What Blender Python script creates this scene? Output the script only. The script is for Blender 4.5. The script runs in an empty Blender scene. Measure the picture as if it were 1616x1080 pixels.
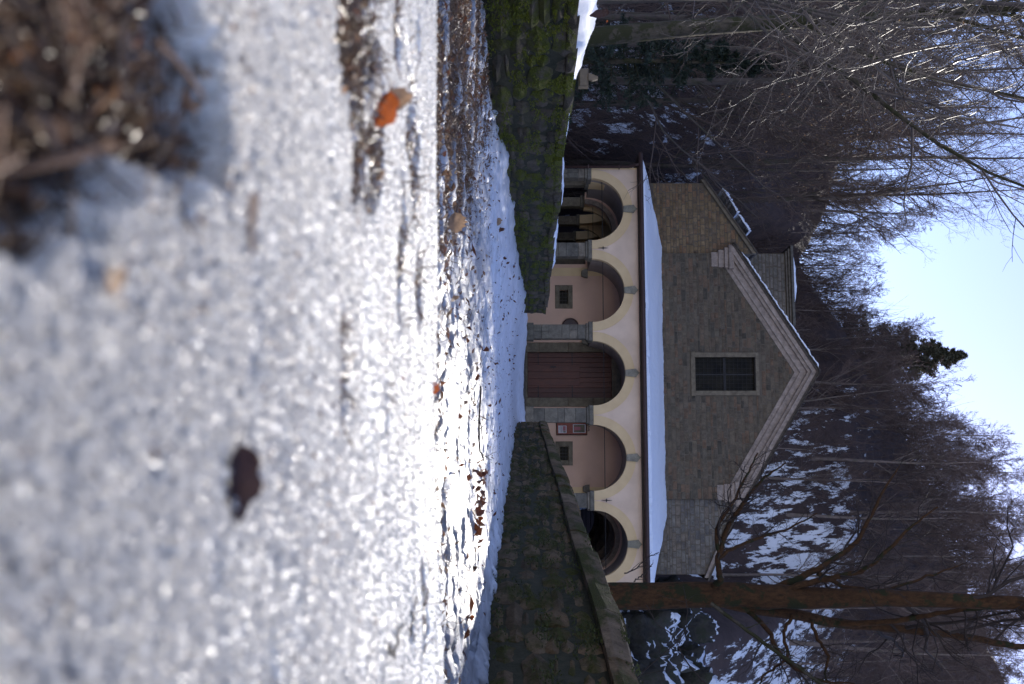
import bpy, math, random
import numpy as np
from mathutils import Vector, Matrix

R = math.radians
rnd = random.Random(7)
rs = np.random.RandomState(11)
SC = bpy.context.scene
COL = SC.collection

# ------------------------------------------------------------------ camera (held on its side, as the photograph was taken)
EYE = 0.38
FPX = 1571.0
HZ = 826.0
cam_d = bpy.data.cameras.new('camera')
cam = bpy.data.objects.new('camera', cam_d)
COL.objects.link(cam)
cam_d.sensor_fit = 'HORIZONTAL'
cam_d.sensor_width = 36.0
cam_d.lens = 35.0
cam_d.clip_start = 0.02
cam_d.clip_end = 4000.0
cam_d.shift_x = -18.0 / 1616.0
cam_d.dof.use_dof = True
cam_d.dof.focus_distance = 24.0
cam_d.dof.aperture_fstop = 5.6
cam.matrix_world = Matrix(((0, -1, 0, 0), (0, 0, -1, 0), (1, 0, 0, EYE), (0, 0, 0, 1)))
SC.camera = cam

# ------------------------------------------------------------------ sky, sun, exposure
SUN_EL, SUN_AZ = 28.2, 12.0      # azimuth to the right of straight ahead
world = bpy.data.worlds.new('World')
SC.world = world
world.use_nodes = True
wn = world.node_tree.nodes
wl = world.node_tree.links
wn.clear()
sky = wn.new('ShaderNodeTexSky')
sky.sky_type = 'NISHITA'
sky.sun_disc = False
sky.sun_elevation = R(SUN_EL)
sky.sun_rotation = R(SUN_AZ)
sky.altitude = 900
sky.air_density = 1.0
sky.dust_density = 0.16
sky.ozone_density = 1.2
bg = wn.new('ShaderNodeBackground')
bg.inputs['Strength'].default_value = 0.15
wo = wn.new('ShaderNodeOutputWorld')
tint = wn.new('ShaderNodeMix')
tint.data_type = 'RGBA'; tint.blend_type = 'MULTIPLY'
tint.inputs[0].default_value = 1.0
tint.inputs[7].default_value = (1.07, 0.95, 1.10, 1)
wl.new(sky.outputs[0], tint.inputs[6])
wl.new(tint.outputs[2], bg.inputs[0])
wl.new(bg.outputs[0], wo.inputs[0])
sun_d = bpy.data.lights.new('sun', 'SUN')
sun_d.energy = 4.1
sun_d.angle = R(0.5)
sun_d.color = (1.0, 0.94, 0.86)
sun = bpy.data.objects.new('sun', sun_d)
COL.objects.link(sun)
sdir = Vector((math.sin(R(SUN_AZ)) * math.cos(R(SUN_EL)), math.cos(R(SUN_AZ)) * math.cos(R(SUN_EL)), math.sin(R(SUN_EL))))
sun.rotation_euler = sdir.to_track_quat('Z', 'Y').to_euler()
SC.view_settings.view_transform = 'Standard'
SC.view_settings.look = 'None'
SC.view_settings.gamma = 1.0
SC.view_settings.exposure = 0.72
SC.view_settings.use_curve_mapping = False
SC.render.engine = 'CYCLES'
SC.cycles.use_denoising = True
SC.cycles.max_bounces = 6
SC.cycles.diffuse_bounces = 3
SC.cycles.glossy_bounces = 2
SC.cycles.transmission_bounces = 3
SC.cycles.transparent_max_bounces = 4
SC.cycles.sample_clamp_indirect = 4.0
SC.cycles.sample_clamp_direct = 30.0
SC.cycles.caustics_reflective = False
SC.cycles.caustics_refractive = False


# ------------------------------------------------------------------ numpy noise
_P = np.random.RandomState(5).permutation(256)
_P = np.concatenate([_P, _P, _P])
_G = np.random.RandomState(6).uniform(0, 2 * np.pi, 256)
_GX, _GY = np.cos(_G), np.sin(_G)


def perlin(x, y):
    x = np.asarray(x, float); y = np.asarray(y, float)
    xi = np.floor(x).astype(int); yi = np.floor(y).astype(int)
    xf = x - xi; yf = y - yi
    xi &= 255; yi &= 255
    u = xf * xf * xf * (xf * (xf * 6 - 15) + 10); v = yf * yf * yf * (yf * (yf * 6 - 15) + 10)

    def g(ix, iy, fx, fy):
        h = _P[_P[ix & 255] + (iy & 255)]
        return _GX[h] * fx + _GY[h] * fy
    a = g(xi, yi, xf, yf); b = g(xi + 1, yi, xf - 1, yf)
    c = g(xi, yi + 1, xf, yf - 1); d = g(xi + 1, yi + 1, xf - 1, yf - 1)
    return (a + u * (b - a)) * (1 - v) + (c + u * (d - c)) * v


def fbm(x, y, octv=4, gain=0.5):
    s = 0; a = 1.0; f = 1.0
    for i in range(octv):
        s = s + a * perlin(x * f + 17.3 * i, y * f - 9.1 * i)
        a *= gain; f *= 2.03
    return s * 1.4


def sstep(a, b, x):
    t = np.clip((np.asarray(x, float) - a) / (b - a), 0, 1)
    return t * t * (3 - 2 * t)


def gauss(x, c, w):
    return np.exp(-((x - c) / w) ** 2)


# ------------------------------------------------------------------ materials
def nd(t, k, **kw):
    n = t.nodes.new(k)
    for a, b in kw.items():
        if a.startswith('i_'):
            n.inputs[a[2:].replace('_', ' ')].default_value = b
        else:
            setattr(n, a, b)
    return n


def lk(t, a, b):
    t.links.new(a, b)


def coords(t, scale=(1, 1, 1), space='pos'):
    if space == 'pos':
        c = nd(t, 'ShaderNodeNewGeometry').outputs['Position']
    else:
        c = nd(t, 'ShaderNodeTexCoord').outputs['Object']
    m = nd(t, 'ShaderNodeMapping')
    m.inputs['Scale'].default_value = scale
    lk(t, c, m.inputs['Vector'])
    return m.outputs[0]


def noise(t, vec, scale, detail=4, rough=0.55):
    n = nd(t, 'ShaderNodeTexNoise')
    n.inputs['Scale'].default_value = scale
    n.inputs['Detail'].default_value = detail
    n.inputs['Roughness'].default_value = rough
    lk(t, vec, n.inputs['Vector'])
    return n.outputs['Fac']


def ramp(t, fac, stops):
    r = nd(t, 'ShaderNodeValToRGB')
    el = r.color_ramp.elements
    while len(el) > 1:
        el.remove(el[-1])
    el[0].position = stops[0][0]; el[0].color = tuple(stops[0][1]) + (1,)
    for p, c in stops[1:]:
        e = el.new(p); e.color = tuple(c) + (1,)
    lk(t, fac, r.inputs[0])
    return r.outputs[0]


def g3(v):
    return (v, v, v)


def mixc(t, fac, a, b, mode='MIX'):
    m = nd(t, 'ShaderNodeMix', data_type='RGBA', blend_type=mode)
    if isinstance(fac, float):
        m.inputs[0].default_value = fac
    else:
        lk(t, fac, m.inputs[0])
    for s, v in ((6, a), (7, b)):
        if isinstance(v, tuple):
            m.inputs[s].default_value = v + (1,) if len(v) == 3 else v
        else:
            lk(t, v, m.inputs[s])
    return m.outputs[2]


def math_n(t, op, a, b=0.0):
    m = nd(t, 'ShaderNodeMath', operation=op)
    for i, v in enumerate((a, b)):
        if isinstance(v, (int, float)):
            m.inputs[i].default_value = v
        else:
            lk(t, v, m.inputs[i])
    return m.outputs[0]


def new_mat(name):
    m = bpy.data.materials.new(name)
    m.use_nodes = True
    t = m.node_tree
    p = t.nodes['Principled BSDF']
    return m, t, p


def bump(t, p, h, strength=0.5, dist=0.02):
    b = nd(t, 'ShaderNodeBump')
    b.inputs['Strength'].default_value = strength
    b.inputs['Distance'].default_value = dist
    lk(t, h, b.inputs['Height'])
    lk(t, b.outputs[0], p.inputs['Normal'])


def rand_each(t):
    a = nd(t, 'ShaderNodeObjectInfo').outputs['Random']
    b = nd(t, 'ShaderNodeNewGeometry').outputs['Random Per Island']
    return math_n(t, 'FRACT', math_n(t, 'ADD', a, b))


def simple(name, c1, c2=None, rough=0.8, scale=6.0, bs=0.3, bd=0.01, aniso=(1, 1, 1), spec=0.3, metallic=0.0, detail=5):
    m, t, p = new_mat(name)
    c2 = c2 or tuple(x * 0.65 for x in c1)
    v = coords(t, aniso)
    n = noise(t, v, scale, detail)
    lk(t, ramp(t, n, [(0.3, c2), (0.68, c1)]), p.inputs['Base Color'])
    p.inputs['Roughness'].default_value = rough
    p.inputs['Specular IOR Level'].default_value = spec
    p.inputs['Metallic'].default_value = metallic
    bump(t, p, noise(t, v, scale * 4, 4), bs, bd)
    return m


def stone_mat(name, cols, moss=0.0, moss_col=(0.055, 0.075, 0.008), moss_dark=(0.025, 0.03, 0.006), lichen=0.0, rough=0.88, bd=0.02):
    m, t, p = new_mat(name)
    v = coords(t)
    r = rand_each(t)
    base = ramp(t, r, [(i / (len(cols) - 1 + 1e-9), c) for i, c in enumerate(cols)])
    n = noise(t, v, 5, 6, 0.65)
    base = mixc(t, 0.75, base, ramp(t, n, [(0.28, g3(0.42)), (0.72, g3(1.45))]), 'MULTIPLY')
    n2 = noise(t, v, 38, 4, 0.7)
    base = mixc(t, 0.6, base, ramp(t, n2, [(0.3, g3(0.6)), (0.7, g3(1.35))]), 'MULTIPLY')
    h = n2
    if lichen:
        ln = noise(t, v, 9, 5, 0.75)
        base = mixc(t, ramp(t, ln, [(0.62, g3(0)), (0.70, g3(lichen))]), base, (0.32, 0.31, 0.28))
    if moss:
        va = coords(t, (1.0, 0.8, 1.9))
        mn = noise(t, va, 1.3, 9, 0.68)
        mm = ramp(t, mn, [(0.56 - 0.14 * moss, g3(0)), (0.64 - 0.10 * moss, g3(1))])
        fine = noise(t, v, 70, 3, 0.7)
        mc = ramp(t, fine, [(0.3, moss_dark), (0.7, moss_col)])
        base = mixc(t, mm, base, mc)
        h = math_n(t, 'ADD', h, math_n(t, 'MULTIPLY', math_n(t, 'MULTIPLY', mm, fine), 1.4))
    lk(t, base, p.inputs['Base Color'])
    p.inputs['Roughness'].default_value = rough
    p.inputs['Specular IOR Level'].default_value = 0.2
    bump(t, p, h, 0.8, bd)
    return m


def snow_mat(name, dirt=0.1, sub=0.15, fine=60.0, rough=0.45, bd=0.01, col=(0.86, 0.87, 0.89), dirtcol=(0.32, 0.29, 0.25), crust=False, streak=0.0, worn_dim=None):
    m, t, p = new_mat(name)
    v = coords(t)
    n = noise(t, v, 3.0, 8, 0.7)
    if worn_dim:
        at = nd(t, 'ShaderNodeAttribute', attribute_name='worn_dim')
        col = mixc(t, at.outputs['Fac'], col, worn_dim)
    c = mixc(t, ramp(t, n, [(0.55, g3(0)), (0.85, g3(dirt * 4 if dirt * 4 < 1 else 1))]), col, dirtcol)
    if streak:
        st = noise(t, coords(t, (1.2, 6.5, 1)), 2.6, 7, 0.72)
        c = mixc(t, ramp(t, st, [(0.50, g3(0)), (0.72, g3(streak))]), c, dirtcol)
    lk(t, c, p.inputs['Base Color'])
    p.inputs['Roughness'].default_value = rough
    p.inputs['Specular IOR Level'].default_value = 0.4
    if sub:
        p.inputs['Subsurface Weight'].default_value = sub
        p.inputs['Subsurface Radius'].default_value = (0.012, 0.011, 0.010)
        p.inputs['Subsurface Scale'].default_value = 1.0
    h = noise(t, v, fine, 5, 0.75)
    if crust:
        vo = nd(t, 'ShaderNodeTexVoronoi', feature='F1')
        vo.inputs['Scale'].default_value = 260
        lk(t, v, vo.inputs['Vector'])
        h = math_n(t, 'ADD', math_n(t, 'MULTIPLY', vo.outputs['Distance'], 0.5), h)
    bump(t, p, h, 0.7, bd)
    return m


M = {}
M['snow_near'] = snow_mat('coarse_snow', dirt=0.2, sub=1.0, fine=140, rough=0.25, bd=0.004, crust=True, col=(0.82, 0.785, 0.70), dirtcol=(0.40, 0.34, 0.27), streak=0.7)
M['snow_path'] = snow_mat('path_snow', dirt=0.2, sub=0.0, fine=45, rough=0.35, bd=0.012, col=(0.84, 0.85, 0.88), streak=0.75, worn_dim=(0.29, 0.28, 0.285))  # near colour dimmed where the sun burns out, besides trampled dirt
M['snow_wall'] = snow_mat('wall_snow', dirt=0.03, sub=0.0, fine=40, rough=0.5, bd=0.01)
M['snow_roof'] = snow_mat('roof_snow', dirt=0.03, col=(0.90, 0.92, 0.96), sub=0.0, fine=12, rough=0.6, bd=0.01)
M['church_stone'] = stone_mat('church_stone', [(0.125, 0.096, 0.064), (0.145, 0.114, 0.078), (0.105, 0.085, 0.062), (0.165, 0.105, 0.066), (0.132, 0.108, 0.076), (0.075, 0.064, 0.048)], lichen=0.25, bd=0.012)
M['wing_stone'] = stone_mat('wing_stone', [(0.20, 0.135, 0.07), (0.24, 0.165, 0.09), (0.15, 0.11, 0.07), (0.26, 0.15, 0.08)], lichen=0.5, bd=0.012)
M['wing_stone_grey'] = stone_mat('wing_stone_grey', [(0.15, 0.13, 0.11), (0.19, 0.17, 0.14), (0.12, 0.11, 0.10), (0.20, 0.16, 0.12)], lichen=0.5, bd=0.012)
M['tower_stone'] = stone_mat('tower_stone', [(0.17, 0.15, 0.12), (0.21, 0.18, 0.15), (0.13, 0.12, 0.10)], lichen=0.4, bd=0.01)
M['mortar'] = simple('lime_mortar', (0.15, 0.122, 0.088), (0.10, 0.081, 0.06), 0.95, 6, 0.6, 0.01)
M['dark_mortar'] = simple('dark_mortar', (0.06, 0.052, 0.03), (0.03, 0.03, 0.014), 0.98, 14, 0.6, 0.02)
M['cornice'] = stone_mat('cornice_stone', [(0.30, 0.235, 0.185), (0.36, 0.285, 0.23), (0.27, 0.22, 0.18)], bd=0.006)
M['frame_stone'] = stone_mat('frame_stone', [(0.17, 0.135, 0.09), (0.20, 0.165, 0.115)], bd=0.006)
M['pier_stone'] = stone_mat('pier_stone', [(0.165, 0.145, 0.11), (0.21, 0.18, 0.135), (0.135, 0.12, 0.095), (0.25, 0.205, 0.15)], lichen=0.3, bd=0.008)
M['key_stone'] = stone_mat('key_stone', [(0.25, 0.23, 0.17), (0.28, 0.25, 0.19)], bd=0.004)
M['wall_left'] = stone_mat('mossy_stone_green', [(0.10, 0.078, 0.05), (0.13, 0.10, 0.068), (0.07, 0.055, 0.038), (0.155, 0.115, 0.075)], moss=0.48, moss_col=(0.18, 0.19, 0.018), moss_dark=(0.04, 0.042, 0.01), bd=0.03)  # grey-brown stone with bright yellow-green moss
M['wall_right'] = stone_mat('mossy_stone_brown', [(0.15, 0.098, 0.052), (0.18, 0.12, 0.068), (0.10, 0.07, 0.04), (0.20, 0.14, 0.085)], moss=0.65, moss_col=(0.085, 0.085, 0.014), moss_dark=(0.035, 0.03, 0.009), bd=0.03)  # browner stone with duller olive moss
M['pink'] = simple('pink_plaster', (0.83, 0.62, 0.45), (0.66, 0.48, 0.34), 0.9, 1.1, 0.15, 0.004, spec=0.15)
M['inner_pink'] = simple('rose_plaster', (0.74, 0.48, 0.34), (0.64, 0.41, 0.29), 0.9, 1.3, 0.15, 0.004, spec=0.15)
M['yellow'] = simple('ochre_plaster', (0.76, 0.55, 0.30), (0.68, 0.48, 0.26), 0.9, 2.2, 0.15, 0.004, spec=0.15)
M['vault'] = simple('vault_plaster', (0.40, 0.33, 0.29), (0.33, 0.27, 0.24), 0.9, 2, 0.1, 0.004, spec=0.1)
M['iron'] = simple('dark_iron', (0.035, 0.03, 0.028), (0.02, 0.018, 0.016), 0.6, 30, 0.2, 0.002, spec=0.4)
M['copper'] = simple('brown_gutter_metal', (0.075, 0.038, 0.03), (0.045, 0.026, 0.022), 0.5, 8, 0.1, 0.002, spec=0.4)
M['eave'] = simple('eave_timber', (0.05, 0.032, 0.022), (0.025, 0.018, 0.014), 0.8, 8, 0.3, 0.004)
M['tile'] = simple('stone_roof_tile', (0.12, 0.095, 0.07), (0.06, 0.05, 0.04), 0.9, 6, 0.5, 0.01)
M['glass'] = simple('dark_window_glass', (0.03, 0.024, 0.014), (0.006, 0.005, 0.004), 0.2, 2, 0.05, 0.002, spec=0.06)
M['paving'] = simple('paving_stone', (0.11, 0.095, 0.08), (0.05, 0.045, 0.04), 0.85, 3, 0.4, 0.008)


def wood_mat(name, a, b, asp):
    m, t, p = new_mat(name)
    v = coords(t, asp, 'obj')
    r = rand_each(t)
    n = noise(t, v, 6, 6, 0.7)
    c = ramp(t, n, [(0.3, b), (0.7, a)])
    c = mixc(t, 0.8, c, ramp(t, r, [(0, g3(0.7)), (1, g3(1.25))]), 'MULTIPLY')
    lk(t, c, p.inputs['Base Color'])
    p.inputs['Roughness'].default_value = 0.55
    bump(t, p, n, 0.4, 0.004)
    return m


M['door_wood'] = wood_mat('door_wood', (0.16, 0.042, 0.018), (0.045, 0.016, 0.009), (8, 8, 0.7))
M['board_wood'] = wood_mat('notice_board_wood', (0.25, 0.055, 0.025), (0.16, 0.035, 0.018), (2, 2, 2))
M['old_wood'] = wood_mat('weathered_board', (0.17, 0.12, 0.065), (0.09, 0.06, 0.035), (4, 4, 4))


def bark_mat(name, c1, c2, c3, thr=0.55, scale=7, bd=0.03):
    m, t, p = new_mat(name)
    v = coords(t, (1, 1, 0.45), 'obj')
    n = noise(t, v, scale, 7, 0.7)
    n2 = noise(t, coords(t, (1, 1, 1), 'obj'), 2.2, 6, 0.7)
    c = ramp(t, n, [(0.3, c2), (0.6, c1)])
    c = mixc(t, ramp(t, n2, [(thr - 0.03, g3(0)), (thr + 0.03, g3(1))]), c, c3)
    lk(t, c, p.inputs['Base Color'])
    p.inputs['Roughness'].default_value = 0.9
    p.inputs['Specular IOR Level'].default_value = 0.15
    bump(t, p, noise(t, v, scale * 3, 5, 0.7), 0.8, bd)
    return m


M['bark_big'] = bark_mat('lichened_bark', (0.082, 0.040, 0.017), (0.024, 0.014, 0.008), (0.028, 0.028, 0.012), 0.56, 12, 0.04)
M['bark_moss'] = bark_mat('mossy_bark', (0.10, 0.08, 0.055), (0.035, 0.03, 0.022), (0.042, 0.040, 0.018), 0.5, 6)
M['bark_grey'] = bark_mat('grey_bark', (0.12, 0.095, 0.078), (0.055, 0.043, 0.036), (0.08, 0.072, 0.05), 0.55, 3)
M['twig_brown'] = simple('brown_twigs', (0.15, 0.105, 0.08), (0.075, 0.05, 0.04), 0.7, 0.6, 0.0, 0.001, spec=0.3)
M['twig_hill'] = simple('hill_twigs', (0.17, 0.12, 0.10), (0.075, 0.052, 0.046), 0.7, 0.25, 0.0, 0.001, spec=0.25)
M['twig_pale'] = simple('pale_twigs', (0.19, 0.145, 0.105), (0.075, 0.055, 0.042), 0.55, 0.8, 0.0, 0.001, spec=0.4)
M['twig_dark'] = simple('dark_twigs', (0.055, 0.04, 0.032), (0.028, 0.02, 0.016), 0.8, 0.6, 0.0, 0.001, spec=0.2)


def leafy(name, cols, trans=0.4, rough=0.6):
    m, t, p = new_mat(name)
    r = rand_each(t)
    c = ramp(t, r, [(i / (len(cols) - 1 + 1e-9), k) for i, k in enumerate(cols)])
    n = noise(t, coords(t, (1, 1, 1), 'obj'), 40, 4)
    c = mixc(t, 0.6, c, ramp(t, n, [(0.3, g3(0.6)), (0.7, g3(1.3))]), 'MULTIPLY')
    lk(t, c, p.inputs['Base Color'])
    p.inputs['Roughness'].default_value = rough
    tr = nd(t, 'ShaderNodeBsdfTranslucent')
    lk(t, c, tr.inputs[0])
    mx = nd(t, 'ShaderNodeMixShader')
    mx.inputs[0].default_value = trans
    lk(t, p.outputs[0], mx.inputs[1]); lk(t, tr.outputs[0], mx.inputs[2])
    lk(t, mx.outputs[0], t.nodes['Material Output'].inputs[0])
    return m


M['litter'] = leafy('leaf_litter', [(0.19, 0.10, 0.055), (0.30, 0.18, 0.105), (0.12, 0.06, 0.033), (0.38, 0.25, 0.15), (0.25, 0.09, 0.04), (0.50, 0.38, 0.27), (0.09, 0.045, 0.026)], 0.35, 0.4)
M['straw'] = leafy('dry_straw', [(0.30, 0.21, 0.13), (0.13, 0.075, 0.04), (0.46, 0.35, 0.24), (0.09, 0.045, 0.025), (0.34, 0.20, 0.11), (0.16, 0.11, 0.07)], 0.3, 0.3)
M['leaf_orange'] = leafy('orange_leaf', [(0.40, 0.10, 0.02), (0.36, 0.085, 0.02)], 0.4)
M['leaf_brown'] = leafy('brown_leaf', [(0.16, 0.055, 0.025), (0.15, 0.05, 0.02)], 0.35)
M['leaf_pale'] = leafy('pale_leaf', [(0.42, 0.27, 0.16), (0.4, 0.25, 0.15)], 0.4)
M['leaf_dark'] = leafy('dark_leaf', [(0.05, 0.02, 0.012), (0.06, 0.022, 0.014)], 0.15)
M['bud'] = leafy('dry_tree_leaves', [(0.20, 0.12, 0.06), (0.28, 0.18, 0.09), (0.14, 0.08, 0.045)], 0.4)
M['needles'] = leafy('conifer_needles', [(0.018, 0.03, 0.016), (0.03, 0.045, 0.022), (0.014, 0.022, 0.014)], 0.1)
M['needles_lit'] = leafy('sunlit_needle_tint', [(0.09, 0.09, 0.055), (0.12, 0.11, 0.07), (0.06, 0.065, 0.04)], 0.3)  # sunlight on the crest spruce put into a paler needle colour
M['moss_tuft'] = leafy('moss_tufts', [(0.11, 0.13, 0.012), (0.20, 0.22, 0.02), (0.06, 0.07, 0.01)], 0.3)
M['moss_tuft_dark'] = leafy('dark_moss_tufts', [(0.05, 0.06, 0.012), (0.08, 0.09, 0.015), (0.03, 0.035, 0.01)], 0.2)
M['soil'] = simple('damp_soil', (0.09, 0.062, 0.042), (0.035, 0.024, 0.018), 0.8, 25, 0.8, 0.02)


def hill_mat():
    m, t, p = new_mat('hillside_leaf_litter_and_snow')
    v = coords(t)
    n = noise(t, v, 1.3, 8, 0.7)
    soil = ramp(t, n, [(0.3, (0.03, 0.019, 0.017)), (0.7, (0.085, 0.054, 0.045))])
    at = nd(t, 'ShaderNodeAttribute', attribute_name='snow')
    fine = noise(t, coords(t, (1.9, 0.5, 0.5)), 0.8, 10, 0.72)
    f = math_n(t, 'ADD', at.outputs['Fac'], math_n(t, 'MULTIPLY', math_n(t, 'SUBTRACT', fine, 0.5), 2.6))
    msk = ramp(t, f, [(0.47, g3(0)), (0.53, g3(1))])
    lk(t, mixc(t, msk, soil, (0.82, 0.84, 0.88)), p.inputs['Base Color'])
    p.inputs['Roughness'].default_value = 0.8
    bump(t, p, math_n(t, 'ADD', n, msk), 0.7, 0.12)
    return m


M['hill'] = hill_mat()


def rock_mat():
    m, t, p = new_mat('dark_rock')
    v = coords(t)
    n = noise(t, v, 1.6, 8, 0.7)
    c = ramp(t, n, [(0.32, (0.012, 0.012, 0.010)), (0.5, (0.05, 0.045, 0.036)), (0.62, (0.03, 0.034, 0.016)), (0.75, (0.10, 0.085, 0.07))])
    ge = nd(t, 'ShaderNodeNewGeometry')
    sp = nd(t, 'ShaderNodeSeparateXYZ')
    lk(t, ge.outputs['Normal'], sp.inputs[0])
    f = math_n(t, 'ADD', sp.outputs[2], math_n(t, 'MULTIPLY', math_n(t, 'SUBTRACT', noise(t, v, 1.1, 6, 0.6), 0.5), 1.0))
    msk = ramp(t, f, [(0.66, g3(0)), (0.70, g3(1))])
    lk(t, mixc(t, msk, c, (0.82, 0.84, 0.88)), p.inputs['Base Color'])
    p.inputs['Roughness'].default_value = 0.85
    bump(t, p, n, 0.9, 0.2)
    return m


M['rock'] = rock_mat()


def ice_mat():
    m, t, p = new_mat('wet_ice_grains')
    p.inputs['Base Color'].default_value = (0.86, 0.825, 0.74, 1)
    p.inputs['Roughness'].default_value = 0.09
    p.inputs['Specular IOR Level'].default_value = 0.6
    tr = nd(t, 'ShaderNodeBsdfTranslucent')
    tr.inputs[0].default_value = (0.95, 0.93, 0.91, 1)
    mx = nd(t, 'ShaderNodeMixShader')
    mx.inputs[0].default_value = 0.6
    lk(t, p.outputs[0], mx.inputs[1]); lk(t, tr.outputs[0], mx.inputs[2])
    lk(t, mx.outputs[0], t.nodes['Material Output'].inputs[0])
    return m


M['ice'] = ice_mat()


# ------------------------------------------------------------------ object helpers
def link(o, parent=None):
    COL.objects.link(o)
    if parent is not None:
        o.parent = parent
    return o


def tag(o, label=None, cat=None, group=None, kind=None):
    if label: o['label'] = label
    if cat: o['category'] = cat
    if group: o['group'] = group
    if kind: o['kind'] = kind
    return o


def empty(name, loc=(0, 0, 0), rz=0.0, label=None, cat=None, group=None):
    o = bpy.data.objects.new(name, None)
    o.location = loc
    o.rotation_euler = (0, 0, rz)
    o.empty_display_size = 0.1
    link(o)
    return tag(o, label, cat, group)


def np_mesh(name, V, F, mat, smooth=False):
    """V (n,3) array; F (m,k) int array of one polygon size (or list of such arrays)."""
    me = bpy.data.meshes.new(name)
    Fs = F if isinstance(F, list) else [F]
    Fs = [np.asarray(f, np.int32) for f in Fs if len(f)]
    nv = len(V)
    nl = sum(f.size for f in Fs); nf = sum(len(f) for f in Fs)
    me.vertices.add(nv); me.loops.add(nl); me.polygons.add(nf)
    me.vertices.foreach_set('co', np.asarray(V, np.float32).ravel())
    me.loops.foreach_set('vertex_index', np.concatenate([f.ravel() for f in Fs]))
    tot = np.concatenate([np.full(len(f), f.shape[1], np.int32) for f in Fs])
    st = np.concatenate([[0], np.cumsum(tot)[:-1]]).astype(np.int32)
    me.polygons.foreach_set('loop_start', st)
    try:
        me.polygons.foreach_set('loop_total', tot)
    except Exception:
        pass
    if smooth:
        me.polygons.foreach_set('use_smooth', np.ones(nf, bool))
    me.update(calc_edges=True)
    me.validate()
    if mat: me.materials.append(mat)
    return me


def grid_mesh(name, X, Y, Z, mat, smooth=True):
    ny, nx = X.shape
    V = np.stack([X, Y, Z], -1).reshape(-1, 3)
    i = np.arange(ny * nx).reshape(ny, nx)
    F = np.stack([i[:-1, :-1], i[:-1, 1:], i[1:, 1:], i[1:, :-1]], -1).reshape(-1, 4)
    return np_mesh(name, V, F, mat, smooth)


class MB:
    def __init__(s):
        s.v = []; s.f = []

    def add(s, vs, fs):
        b = len(s.v)
        s.v += [tuple(v) for v in vs]
        s.f += [tuple(b + i for i in f) for f in fs]

    def box(s, x0, x1, y0, y1, z0, z1, bev=0.0):
        if bev <= 0:
            s.add([(x0, y0, z0), (x1, y0, z0), (x1, y1, z0), (x0, y1, z0), (x0, y0, z1), (x1, y0, z1), (x1, y1, z1), (x0, y1, z1)],
                  [(0, 3, 2, 1), (4, 5, 6, 7), (0, 1, 5, 4), (1, 2, 6, 5), (2, 3, 7, 6), (3, 0, 4, 7)])
        else:
            b = bev
            ring = lambda y, i: [(x0 + i, y, z0 + i), (x1 - i, y, z0 + i), (x1 - i, y, z1 - i), (x0 + i, y, z1 - i)]
            vs = ring(y0, b) + ring(y0 + b, 0) + ring(y1, 0)
            fs = [(0, 1, 2, 3)]
            for k in (0, 4):
                for j in range(4):
                    fs.append((k + j, k + 4 + j, k + 4 + (j + 1) % 4, k + (j + 1) % 4))
            fs.append((11, 10, 9, 8))
            s.add(vs, fs)
        return s

    def prism(s, pts, y0, y1):
        """polygon in x,z (counter clockwise seen from -y) extruded from y0 to y1"""
        n = len(pts)
        vs = [(p[0], y0, p[1]) for p in pts] + [(p[0], y1, p[1]) for p in pts]
        fs = [tuple(range(n)), tuple(range(2 * n - 1, n - 1, -1))]
        for i in range(n):
            j = (i + 1) % n
            fs.append((i, i + n, j + n, j))
        s.add(vs, fs)
        return s

    def tube(s, pts, rad, sides=6, cap=True):
        pts = [Vector(p) for p in pts]
        n = len(pts)
        if not hasattr(rad, '__len__'): rad = [rad] * n
        b = len(s.v)
        up = Vector((0, 0, 1))
        d0 = (pts[1] - pts[0]).normalized()
        if abs(d0.z) > 0.9: up = Vector((1, 0, 0))
        for i, p in enumerate(pts):
            d = (pts[min(i + 1, n - 1)] - pts[max(i - 1, 0)]).normalized()
            a = d.cross(up).normalized(); c = a.cross(d).normalized()
            up = c
            for k in range(sides):
                t = 2 * math.pi * k / sides
                q = p + (a * math.cos(t) + c * math.sin(t)) * rad[i]
                s.v.append((q.x, q.y, q.z))
        for i in range(n - 1):
            for k in range(sides):
                k2 = (k + 1) % sides
                s.f.append((b + i * sides + k, b + i * sides + k2, b + (i + 1) * sides + k2, b + (i + 1) * sides + k))
        if cap:
            s.f.append(tuple(b + k for k in range(sides))[::-1])
            s.f.append(tuple(b + (n - 1) * sides + k for k in range(sides)))
        return s

    def mesh(s, name, mat, smooth=False):
        me = bpy.data.meshes.new(name)
        me.from_pydata(s.v, [], s.f)
        me.update()
        if mat: me.materials.append(mat)
        if smooth:
            me.polygons.foreach_set('use_smooth', [True] * len(me.polygons))
        return me

    def obj(s, name, mat, parent=None, smooth=False):
        return link(bpy.data.objects.new(name, s.mesh(name, mat, smooth)), parent)


def put(name, me, parent=None, loc=None, mtx=None):
    o = bpy.data.objects.new(name, me)
    link(o, parent)
    if mtx is not None: o.matrix_local = mtx
    if loc is not None: o.location = loc
    return o


def P(U, V, D):
    """a direction measured in the photograph turned upright, at D metres ahead"""
    return Vector(((U - 540) / FPX * D, D, EYE + (V - HZ) / FPX * D))


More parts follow.
